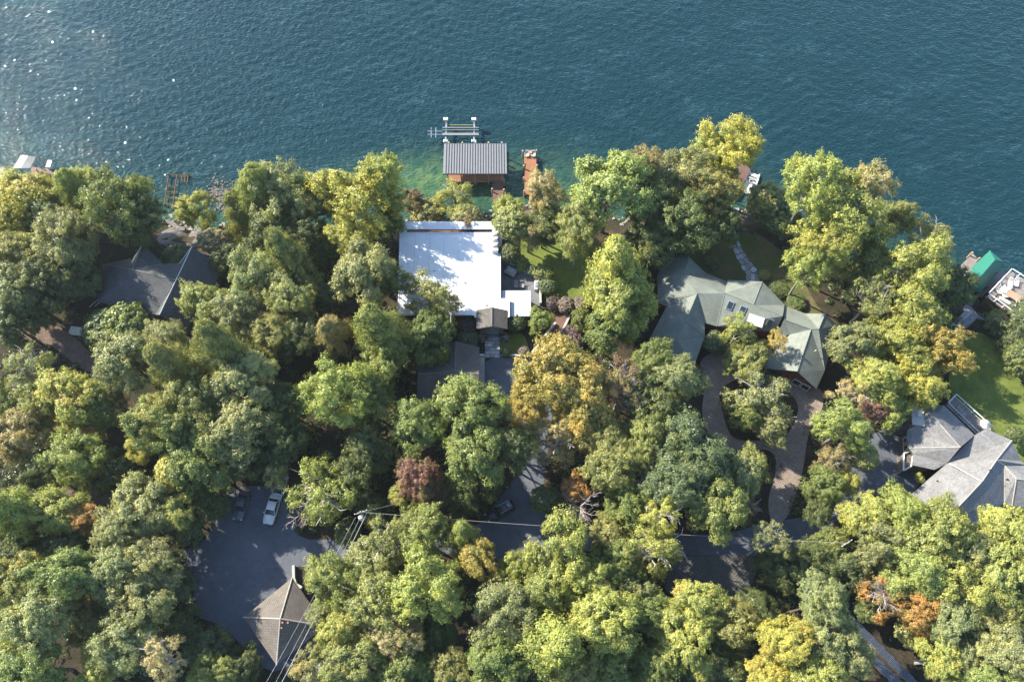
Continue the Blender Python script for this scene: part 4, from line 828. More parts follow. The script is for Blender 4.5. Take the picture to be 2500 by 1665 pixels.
# flagstone path
fp = thing('flagstone_path', 'winding path of uneven grey flagstones through the dry lawn', 'path', G(1800, 610))
cl = [(1775, 532, 14), (1783, 560, 17), (1792, 590, 17), (1806, 620, 18), (1820, 645, 22), (1838, 668, 26), (1838, 690, 26)]
ps = [G(u, v) for u, v, w_ in cl]; g_ = random.Random(5); row = 0; tl = 0.0
for i in range(len(ps)-1):
    a_, b_ = ps[i], ps[i+1]; wd = (cl[i][2]+cl[i+1][2])/2/10.5; L_ = (b_-a_).length; nrow = max(1, int(L_/.95)); d = (b_-a_).normalized(); s_ = Vector((-d.y, d.x, 0))
    for r_ in range(nrow):
        nc = 2 if r_ % 2 else 3
        for j in range(nc):
            c = a_+(b_-a_)*((r_+.5)/nrow)+s_*((j+.5)/nc-.5)*wd; zz = float(ter(c.x, c.y)); rw, rl_ = wd/nc*.47, L_/nrow*.46; pl = []
            for q_ in range(8):
                an = q_*2*math.pi/8+g_.uniform(-.15, .15); rr_ = g_.uniform(.92, 1.06)/max(abs(math.cos(an)), abs(math.sin(an)))**.75; v_ = s_*math.cos(an)*rw*rr_+d*math.sin(an)*rl_*rr_; pl.append((c.x+v_.x, c.y+v_.y))
            MB().prism(pl, zz-.2, zz+.05+g_.uniform(0, .04)).build('flagstone', M_flag2 if g_.random() < .6 else M_flag, fp)
# solar panels
def solar(x, y, lab):
    a_ = math.radians(-45.5); t = thing('solar_panel', lab, 'solar panel', Q(RS, x, y, 4.9), a_, 'ground-mounted solar panels')
    def tl_(q_): 
        return (q_[0], q_[1]*math.cos(.35)-q_[2]*math.sin(.35), q_[1]*math.sin(.35)+q_[2]*math.cos(.35))
    m = MB(); m.box((0, 0, 0), (2.0, 1.08, .05)); m.v = [tl_(q_) for q_ in m.v]; f = m.build('frame', M_alu, t, local=True)
    m = MB()
    for i in range(10):
        for j in range(6): m.box((-.9+.2*i, -.44+.176*j, .035), (.18, .158, .012))
    m.v = [tl_(q_) for q_ in m.v]; ce = m.build('solar_cell', plain('photovoltaic_cell', (.018, .022, .032), .5, var=.1, spec=.3), f, local=True); ce['kind'] = 'stuff'
    for sx in (-1, 1): MB().tube([(sx*.8, .0, -.95), (sx*.8, 0, -.03)], .04, 5).build('leg', M_alu, t, local=True)
pos_w = ['top end', 'second from the top', 'third from the top', 'fourth from the top', 'fifth from the top', 'sixth from the top', 'seventh from the top']
for r_, (x0, y0, nm) in enumerate(((502, 1048, 'upper'), (415, 1110, 'lower'))):
    for i in range(7):
        x, y = x0+i*.70*128, y0+i*.712*128
        solar(x, y, 'dark solar panel in the %s row at the bottom right, %s' % (nm, pos_w[i]))
# ------------------------------------------------------------------ cars
def car(name, label, cat, pos, rz, paint, L=4.7, W_=1.82, H_=1.45, suv=False, roofglass=False):
    t = thing(name, label, cat, pos, rz); h = W_/2; zb = .22 if not suv else .3; belt = .92 if not suv else 1.08
    def ring(y, w_, zt, crown=.0, lo=zb): return [(-w_*.93, y, lo), (-w_, y, lo+.25), (-w_*.99, y, zt-.10), (-w_*.88, y, zt), (0, y, zt+crown), (w_*.88, y, zt), (w_*.99, y, zt-.10), (w_, y, lo+.25), (w_*.93, y, lo)]
    nose = L/2  # front is +y
    body = [ring(-nose, h*.78, belt-.25, .0, zb+.18), ring(-nose+.12, h*.92, belt-.06, .02), ring(-nose+.55, h*.99, belt+.02, .02), ring(-L*.15, h, belt, .02), ring(L*.17, h, belt-.02, .03), ring(nose-.65, h*.97, belt-.12, .05), ring(nose-.2, h*.86, belt-.24, .04), ring(nose, h*.62, belt-.42, .0, zb+.12)]
    MB().loft(body[::-1]).build('body', paint, t, local=True, smooth=True)
    y0, y1, y2, y3 = (-nose+.75, -nose+1.35, L*.05, L*.21) if not suv else (-nose+.2, -nose+.5, L*.06, L*.2)
    rw, bw_ = h*.74, h*.9
    MB().loft([[(-bw_, y, belt-.03), (bw_, y, belt-.03), (bw2, yy, z_), (-bw2, yy, z_)] for y, yy, bw2, z_ in ((y0, y1, rw, H_-.04),)]+[[(-bw_, y3, belt-.05), (bw_, y3, belt-.05), (rw, y2, H_-.04), (-rw, y2, H_-.04)]]).build('cabin', M_glass, t, local=True)
    rf = MB().loft([[(-rw, y1-.06, H_-.05), (rw, y1-.06, H_-.05), (rw*.94, y1, H_), (-rw*.94, y1, H_)], [(-rw, (y1+y2)/2, H_-.03), (rw, (y1+y2)/2, H_-.03), (rw*.94, (y1+y2)/2, H_+.05), (-rw*.94, (y1+y2)/2, H_+.05)], [(-rw, y2+.04, H_-.05), (rw, y2+.04, H_-.05), (rw*.94, y2-.02, H_), (-rw*.94, y2-.02, H_)]]).build('roof', paint, t, local=True)
    for s_ in (-1, 1):
        for ya, yb in ((y0, y1), (y3, y2)): MB().tube([(s_*bw_, ya, belt), (s_*rw, yb, H_-.03)], .05, 5).build('pillar', paint, t, local=True)
        MB().tube([(s_*(bw_+rw)/2, (y1+y2)/2, (belt+H_)/2-.25), (s_*rw, (y1+y2)/2, H_-.03)], .04, 4).build('pillar', paint, t, local=True)
        MB().box((s_*(h+.1), y3-.25, belt+.08), (.2, .14, .14)).build('mirror', paint, t, local=True, bevel=.03)
        MB().box((s_*h*.62, nose-.22, belt-.30), (.34, .26, .12)).build('headlight', M_lens, t, local=True, bevel=.02)
        MB().box((s_*h*.7, -nose+.06, belt-.14), (.36, .14, .14)).build('tail_light', M_redlamp, t, local=True)
        if suv: MB().tube([(s_*rw*.86, y1+.1, H_+.07), (s_*rw*.86, y2-.1, H_+.07)], .025, 5).build('roof_rail', M_alu, t, local=True)
        for yy in (-L*.3, L*.3):
            wh = MB().tube([(s_*(h-.22), yy, .33), (s_*(h+.01), yy, .33)], .33, 14).build('wheel', M_rubber, t, local=True); MB().tube([(s_*(h+.0), yy, .33), (s_*(h+.02), yy, .33)], .2, 10).build('rim', M_alu, wh, local=True)
    MB().box((0, nose-.02, .45), (h*1.0, .08, .18)).build('grille', M_black, t, local=True)
    if roofglass:
        for yy in (-.75, .25): MB().box((0, yy+(y1+y2)/2, H_+.055), (rw*1.35, .75, .03)).build('sunroof', M_glass, t, local=True)
    return t
PB = car_paint('black_paint', (.018, .019, .022)); PS = car_paint('silver_paint', (.52, .53, .54)); PW = car_paint('pale_silver_paint', (.62, .62, .61)); PD = car_paint('dark_grey_paint', (.10, .11, .13))
car('parked_car', 'dark grey sedan parked nose out in the asphalt lot', 'car', G(*RP(585, 262), .04), math.radians(172), PD, 4.7, 1.85)
car('parked_car', 'pale silver sedan parked near the bare bush in the asphalt lot', 'car', G(*RP(812, 290), .04), math.radians(170), PW, 4.8, 1.85)
car('parked_car', 'white car half hidden under leaves behind the silver sedan', 'car', G(*RP(868, 135), .04), math.radians(168), PS, 4.5, 1.8)
car('parked_suv', 'black SUV with glass sunroofs on the shaded drive in the middle', 'SUV', G(*RU(1258, 978), .04), math.radians(119), PB, 4.9, 1.95, 1.75, True, True)
# ------------------------------------------------------------------ utility poles and cables
def upole(u, v, base, H_, label, rz, tr=True):
    b = P(*base, 4.0); t = thing('utility_pole', label, 'utility pole', b)
    MB().tube([(0, 0, -.3), (0, 0, H_)], [.17, .12], 8).build('pole', M_barkg, t, local=True)
    MB().box((0, 0, H_-.5), (1.9, .11, .13), rz).build('crossarm', M_barkg, t, local=True)
    for s_ in (-1, -.4, .4, 1): MB().tube([(math.cos(rz)*.9*s_, math.sin(rz)*.9*s_, H_-.43), (math.cos(rz)*.9*s_, math.sin(rz)*.9*s_, H_-.2)], .06, 6).build('insulator', M_whitep, t, local=True)
    if tr: MB().tube([(-.15, -.55, H_-2.4), (-.15, -.55, H_-1.4)], .36, 12).build('transformer', M_whitep, t, local=True); MB().tube([(-.15, -.55, H_-1.4), (-.15, -.55, H_-1.28)], [.38, .2], 12).build('transformer_lid', M_alu, t, local=True)
    return b
b1 = upole(876, 1245, (908, 1286), 10.5, 'utility pole carrying a round white transformer at the bend of the road', math.radians(20))
b2 = upole(2034, 1338, (2015, 1352), 9.0, 'plain grey utility pole in the trees right of the brick apron', math.radians(30), False)
def cable(a_, b_, sag, label, r=.03):
    r *= .6
    a_, b_ = Vector(a_), Vector(b_); m = MB(); pts = [a_.lerp(b_, i/28)-Vector((0, 0, sag*4*(i/28)*(1-i/28))) for i in range(29)]
    m.tube(pts, r, 4); o = m.build('power_cable', M_wire, None); tag(o, label, 'cable', 'overhead cables')
T1 = b1+Vector((0, 0, 10.2))
for (u, v, off, r_, lb) in ((646, 1665, -1.0, .03, 'thin overhead cable crossing the pavilion roof, the left one'), (669, 1665, .1, .03, 'thin overhead cable crossing the pavilion roof, the middle one'), (684, 1665, 1.0, .06, 'thick twisted overhead cable crossing the pavilion roof, the right one')):
    e = P(u, v, 12.6); s_ = T1+Vector((off*.8, -.3+off*.3, -.6)); dd_ = e-s_; cable(s_, s_+dd_*1.5, .9, lb, r_)
T2 = b2+Vector((0, 0, 8.7)); cable(T1, T2, 1.6, 'long overhead cable from the transformer pole to the right-hand pole', .035)
cable(T1, P(1020, 1215, 11), .4, 'thin overhead cable running right and up from the transformer pole', .025)
# fallen log, shore rocks
lg = thing('fallen_log', 'pale fallen birch log on the forest floor at the bottom right', 'log', Q(RS, 1300, 1378, 4.3))
pts = [Q(RS, x, y, 4.5) for x, y in ((1030, 1391), (1150, 1386), (1300, 1378), (1450, 1364), (1600, 1360))]
MB().tube(pts, [.22, .2, .18, .15, .1], 8).build('trunk', M_barkw, lg); MB().tube([pts[2], pts[2]+Vector((1.2, 1.0, .5))], [.07, .02], 5).build('branch', M_barkw, lg)
gm = np.random.default_rng(3); rk = MB()
for i in range(650):
    x = gm.uniform(-95, 100); y = float(ysh(x))+gm.normal()*.9; s_ = gm.uniform(.25, .8); z = float(ter(x, y)); n_ = len(rk.v)
    rk.box((x, y, max(z, -.3)+s_*.1), (s_, s_*gm.uniform(.6, 1.2), s_*.6), gm.uniform(0, 6.3), gm.uniform(.5, .85))
o = rk.build('shore_rocks', M_rock); tag(o, 'grey riprap stones along the water edge', 'rocks', None, 'stuff')
rk = MB()
for cx, cy, rx, ry, n_ in ((1690, 370, 110, 120, 260), (1380, 560, 60, 60, 60)):
    for i in range(n_):
        c = Q(R1, cx+gm.normal()*rx*.5, cy+gm.normal()*ry*.5, 0.0); s_ = gm.uniform(.2, .6); rk.box((c.x, c.y, gm.uniform(-.08, .02)), (s_, s_*.8, .3), gm.uniform(0, 6), .7)
o = rk.build('rock_shoal', plain('wet_rock', (.09, .075, .06), .6, var=.4)); tag(o, 'dark wet stones breaking the surface at the left shore', 'rocks', None, 'stuff')

hz = MB().box((0, 55, 63), (700, 560, 136)).build('haze', M_haze, None); tag(hz, 'thin autumn haze in the air', 'haze', None, 'stuff')
# ------------------------------------------------------------------ foliage
def unit(v): return v/(np.linalg.norm(v, axis=-1, keepdims=True)+1e-9)
def crown_data(seed, style):
    """returns leaf quads in a crown about 1 wide each side of its centre, -1..1 high, plus a tint per leaf"""
    g = np.random.default_rng(seed); B = []; 
    if style in ('oak', 'fan', 'sparse'):
        # lobes carried by the limbs, then many small boughs on each lobe
        nlob = {'oak': 16, 'fan': 23, 'sparse': 17}[style]; i = np.arange(nlob)+.5; ph = np.arccos(1-1.62*i/nlob); th = math.pi*(1+5**.5)*i+g.uniform(0, 6)
        ldir = unit(np.stack([np.cos(th)*np.sin(ph), np.sin(th)*np.sin(ph), np.cos(ph)], -1)+g.normal(size=(nlob, 3))*.25)
        lc0 = ldir*g.uniform(.42 if style == 'oak' else .4, .74 if style == 'oak' else .86, (nlob, 1)); lr = g.uniform(.24, .42, nlob)*(1 if style == 'oak' else .72)
        lc0 = np.concatenate([lc0, g.normal(size=(3, 3))*.12]); lr = np.concatenate([lr, [.4, .45, .4] if style == 'oak' else [.2, .2, .2]]); ldir = np.concatenate([ldir, unit(g.normal(size=(3, 3)))]); nlob += 3
        nbl = {'oak': 25, 'fan': 17, 'sparse': 12}[style]
        bd = unit(g.normal(size=(nlob, nbl, 3))+ldir[:, None, :]*.8+np.array([0, 0, .35])); bc = lc0[:, None, :]+bd*(lr[:, None]*g.uniform(.55, 1.12, (nlob, nbl)))[..., None]
        cen = bc.reshape(-1, 3); d = unit(bd*.7+ldir[:, None, :]*.6).reshape(-1, 3); nb = len(cen)
        keep = g.random(nb) > {'oak': .10, 'fan': .22, 'sparse': .25}[style]; cen, d = cen[keep], d[keep]; nb = len(cen)
        rb = g.uniform(.06, .14, nb); el = g.uniform(1.2, 2.6 if style == 'fan' else 1.9, nb)
        nt_, nl, ls = {'oak': (9, 15, .0245), 'fan': (9, 15, .0245), 'sparse': (8, 12, .0245)}[style]; fl = .7
    elif style == 'pine':
        nb = 110; t = np.sort(g.uniform(0, 1, nb))**.85; th = np.arange(nb)*2.4+g.normal(size=nb)*.3; z = -0.9+1.9*t
        L = (1-t)**.62*g.uniform(.55, 1.05, nb)+.07; cen = np.stack([np.cos(th)*L*.72, np.sin(th)*L*.72, z-.10*L], -1); d = np.stack([np.cos(th), np.sin(th), .25+t*.6], -1); d = unit(d)
        rb = .12+.10*(1-t); el = 1+L*1.7; nt_, nl, ls = 26, 15, .028; fl = .5
    elif style == 'shrub':
        nb = 34; i = np.arange(nb)+.5; ph = np.arccos(1-1.2*i/nb); th = math.pi*(1+5**.5)*i
        d = np.stack([np.cos(th)*np.sin(ph), np.sin(th)*np.sin(ph), np.cos(ph)], -1); env = .74+g.uniform(-.1, .1, nb); cen = d*env[:, None]; rb = g.uniform(.22, .32, nb); el = np.ones(nb); nt_, nl, ls = 22, 14, .058; fl = .9
    elif style == 'dome':
        nb = 60; i = np.arange(nb)+.5; ph = np.arccos(1-1.1*i/nb); th = math.pi*(1+5**.5)*i
        d = np.stack([np.cos(th)*np.sin(ph), np.sin(th)*np.sin(ph), np.cos(ph)], -1); cen = d*.82; rb = g.uniform(.17, .21, nb); el = np.ones(nb); nt_, nl, ls = 14, 16, .05; fl = .9
    n = len(cen); td = unit(g.normal(size=(n, nt_, 3))+d[:, None, :]*.75+np.array([0, 0, .35]))
    soft = style in ('oak', 'fan', 'sparse', 'pine'); off = td*rb[:, None, None]*(g.uniform(.1, 1.0, (n, nt_, 1))**.6*1.25 if soft else g.uniform(.75, 1.08, (n, nt_, 1))); off[..., 2] *= fl
    al = np.sum(off*d[:, None, :], -1, keepdims=True); off = off+d[:, None, :]*al*(el[:, None, None]-1)
    tc_ = cen[:, None, :]+off; rt = rb[:, None, None, None]*(.62 if soft else .34)
    ld = unit(g.normal(size=(n, nt_, nl, 3))+td[:, :, None, :]*.6)
    lc = tc_[:, :, None, :]+ld*rt*(g.uniform(.05, 1.3, (n, nt_, nl, 1)) if soft else g.uniform(.5, 1.15, (n, nt_, nl, 1)))
    nr = unit(ld*.8+td[:, :, None, :]*.7+d[:, None, None, :]*.35+np.array([0, 0, .30])+g.normal(size=ld.shape)*.6)
    sz = ls*g.uniform(.6, 1.25, (n, nt_, nl))
    ti = np.clip(.5+g.normal(size=(n, 1, 1))*.15+g.normal(size=(n, nt_, 1))*.13+g.normal(size=(n, nt_, nl))*.13, 0, 1)
    lc = lc.reshape(-1, 3); q = quads(lc, nr.reshape(-1, 3), sz.reshape(-1), g); return q, ti.reshape(-1)
PROTO = {}
def proto(style, k_):
    key = (style, k_)
    if key not in PROTO:
        q, ti = crown_data(hash_(style)*31+k_*7+3, style); n = len(q)
        me = raw_mesh('crown_'+style, q.reshape(-1, 3).astype(np.float32), np.arange(n*4).reshape(n, 4)); at = me.attributes.new('tint', 'FLOAT', 'FACE'); at.data.foreach_set('value', ti.astype(np.float32)); me.materials.append(M_leaf)
        PROTO[key] = me
    return PROTO[key]
def hash_(s_): return sum(ord(c)*(i+1) for i, c in enumerate(s_)) % 997
def twigs(seed, levels=4, up=.5, n0=6, nsub=4, l0=.55):
    g = random.Random(seed); m = MB()
    def grow(p_, d_, L, r, lv):
        pts = [p_]; q = p_; dd = d_
        for _ in range(3):
            dd = (dd+Vector((g.uniform(-1, 1), g.uniform(-1, 1), g.uniform(-.5, .8)))*.28).normalized(); q = q+dd*L/3; pts.append(q)
        m.tube(pts, [r, r*.85, r*.65, r*.4], 4 if lv < 2 else 3, False)
        if lv < levels:
            for i in range(nsub):
                s_ = pts[1+i % 3]; nd_ = (dd+Vector((g.uniform(-1, 1), g.uniform(-1, 1), g.uniform(-.6, .9)))*.85).normalized(); grow(s_, nd_, L*g.uniform(.5, .72), r*.55, lv+1)
    for i in range(n0):
        an = i*2*math.pi/n0+g.uniform(-.4, .4); grow(Vector((0, 0, -.3+.5*i/n0)), Vector((math.cos(an), math.sin(an), up)).normalized(), l0, .035, 1)
    return m
def mesh_of(m, name, mat):
    me = bpy.data.meshes.new(name); me.from_pydata(m.v, [], m.f); me.materials.append(mat); return me
TW = {}
def trunk_mesh(k_, mat):
    key = (k_ % 3, mat.name)
    if key not in TW:
        g = random.Random(k_ % 3+40); m = MB(); z_, x_, y_ = 0, 0, 0; pts = []
        for i in range(7): pts.append((x_, y_, i/6*.92)); x_ += g.uniform(-.025, .025); y_ += g.uniform(-.025, .025)
        m.tube(pts, [.055, .042, .036, .031, .026, .018, .008], 8)
        for i in range(9):
            an = i*2.4; h0 = .42+.05*i; b0 = Vector(pts[min(5, int(h0*6))]); b0.z = h0; L = .42-.03*i
            m.tube([b0, b0+Vector((math.cos(an)*L*.5, math.sin(an)*L*.5, L*.25)), b0+Vector((math.cos(an)*L, math.sin(an)*L, L*.42))], [.018, .012, .005], 5, False)
        TW[key] = mesh_of(m, 'trunk', mat)
    return TW[key]
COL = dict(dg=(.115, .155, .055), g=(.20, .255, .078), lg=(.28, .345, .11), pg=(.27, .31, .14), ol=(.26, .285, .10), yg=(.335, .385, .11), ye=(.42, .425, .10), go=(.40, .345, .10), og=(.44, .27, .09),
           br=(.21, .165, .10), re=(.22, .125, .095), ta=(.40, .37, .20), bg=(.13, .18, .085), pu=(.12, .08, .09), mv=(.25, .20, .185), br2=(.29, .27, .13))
NAMES = {'oak': ('broadleaf_tree', 'tree'), 'fan': ('maple_tree', 'tree'), 'sparse': ('birch_tree', 'tree'), 'pine': ('pine_tree', 'tree'), 'shrub': ('shrub', 'shrub'), 'dome': ('clipped_shrub', 'shrub'), 'dead': ('dead_tree', 'tree')}
RAT = {'oak': 1.0, 'fan': 1.15, 'sparse': 1.1, 'pine': 1.7, 'shrub': .8, 'dome': .85, 'dead': .9}
cnt_ = [0]; LAKE = []
def tree(u, v, w_, H, style, col, label, mat=None, ratio=None, src=False):
    cnt_[0] += 1; i = cnt_[0]; g = random.Random(i*17+5)
    if not src: u, v, w_ = u*1.062, v*1.062, w_*1.062
    zg = PLATEAU
    for _ in range(5):
        c = P(u, v, zg+H*.7); sc = proj((c.x+1, c.y, c.z))[0]-proj((c.x, c.y, c.z))[0]; r = w_/2/sc*(1.04 if style in ('fan', 'sparse') else 1.12)
        rz_ = min(r*(ratio or RAT[style]), H*.52); zc = zg+H-rz_; c = P(u, v, zc); zg = max(.1, float(ter(c.x, c.y)))*.6+zg*.4
    if float(ter(c.x, c.y)) < 0: LAKE.append((label, round(float(ter(c.x, c.y)), 1)))
    nm, cat = NAMES[style]; t = thing(nm, label, cat, (c.x, c.y, zg-.05), g.uniform(0, 6.28)); base = COL[col] if isinstance(col, str) else col
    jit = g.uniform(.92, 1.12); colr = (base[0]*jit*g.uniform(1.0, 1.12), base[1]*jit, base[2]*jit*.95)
    if style == 'dead':
        me = TW.get(('dead', i % 2)) or mesh_of(twigs(60+i % 2), 'branches', M_barkg); TW[('dead', i % 2)] = me
        o = bpy.data.objects.new('branches', me); C.objects.link(o); o.parent = t; o.location = (0, 0, zc-zg); o.scale = (r*1.15, r*1.15, rz_*1.15)
    else:
        me = proto(style, i % {'oak': 5, 'fan': 3, 'sparse': 3, 'pine': 3, 'shrub': 3, 'dome': 1}[style])
        o = bpy.data.objects.new('crown', me); C.objects.link(o); o.parent = t; o.location = (0, 0, zc-zg); o.color = (*colr, 1)
        kx = g.uniform(.84, 1.16); o.scale = (r*kx, r*(2.0-kx), rz_)
        if style not in ('shrub', 'dome'): o.rotation_euler = (g.uniform(-.2, .2), g.uniform(-.2, .2), 0)
        if mat: o.material_slots[0].link = 'OBJECT'; o.material_slots[0].material = mat
    if style == 'sparse':
        me = TW.get('pale') or mesh_of(twigs(71, 3, .7, 7, 4, .62), 'branches', M_barkw); TW['pale'] = me
        o = bpy.data.objects.new('branches', me); C.objects.link(o); o.parent = t; o.location = (0, 0, zc-zg); o.scale = (r*.95, r*.95, rz_*.95)
    if style not in ('shrub', 'dome'):
        tm = trunk_mesh(i, M_barkw if style == 'sparse' else (M_barkg if style in ('dead', 'fan') else M_bark)); b = bpy.data.objects.new('trunk', tm); C.objects.link(b); b.parent = t; b.scale = (r*1.25, r*1.25, max(1.5, zc-zg+rz_*.25))
    return t
A_ = M_leafa; RR_ = M_leafr
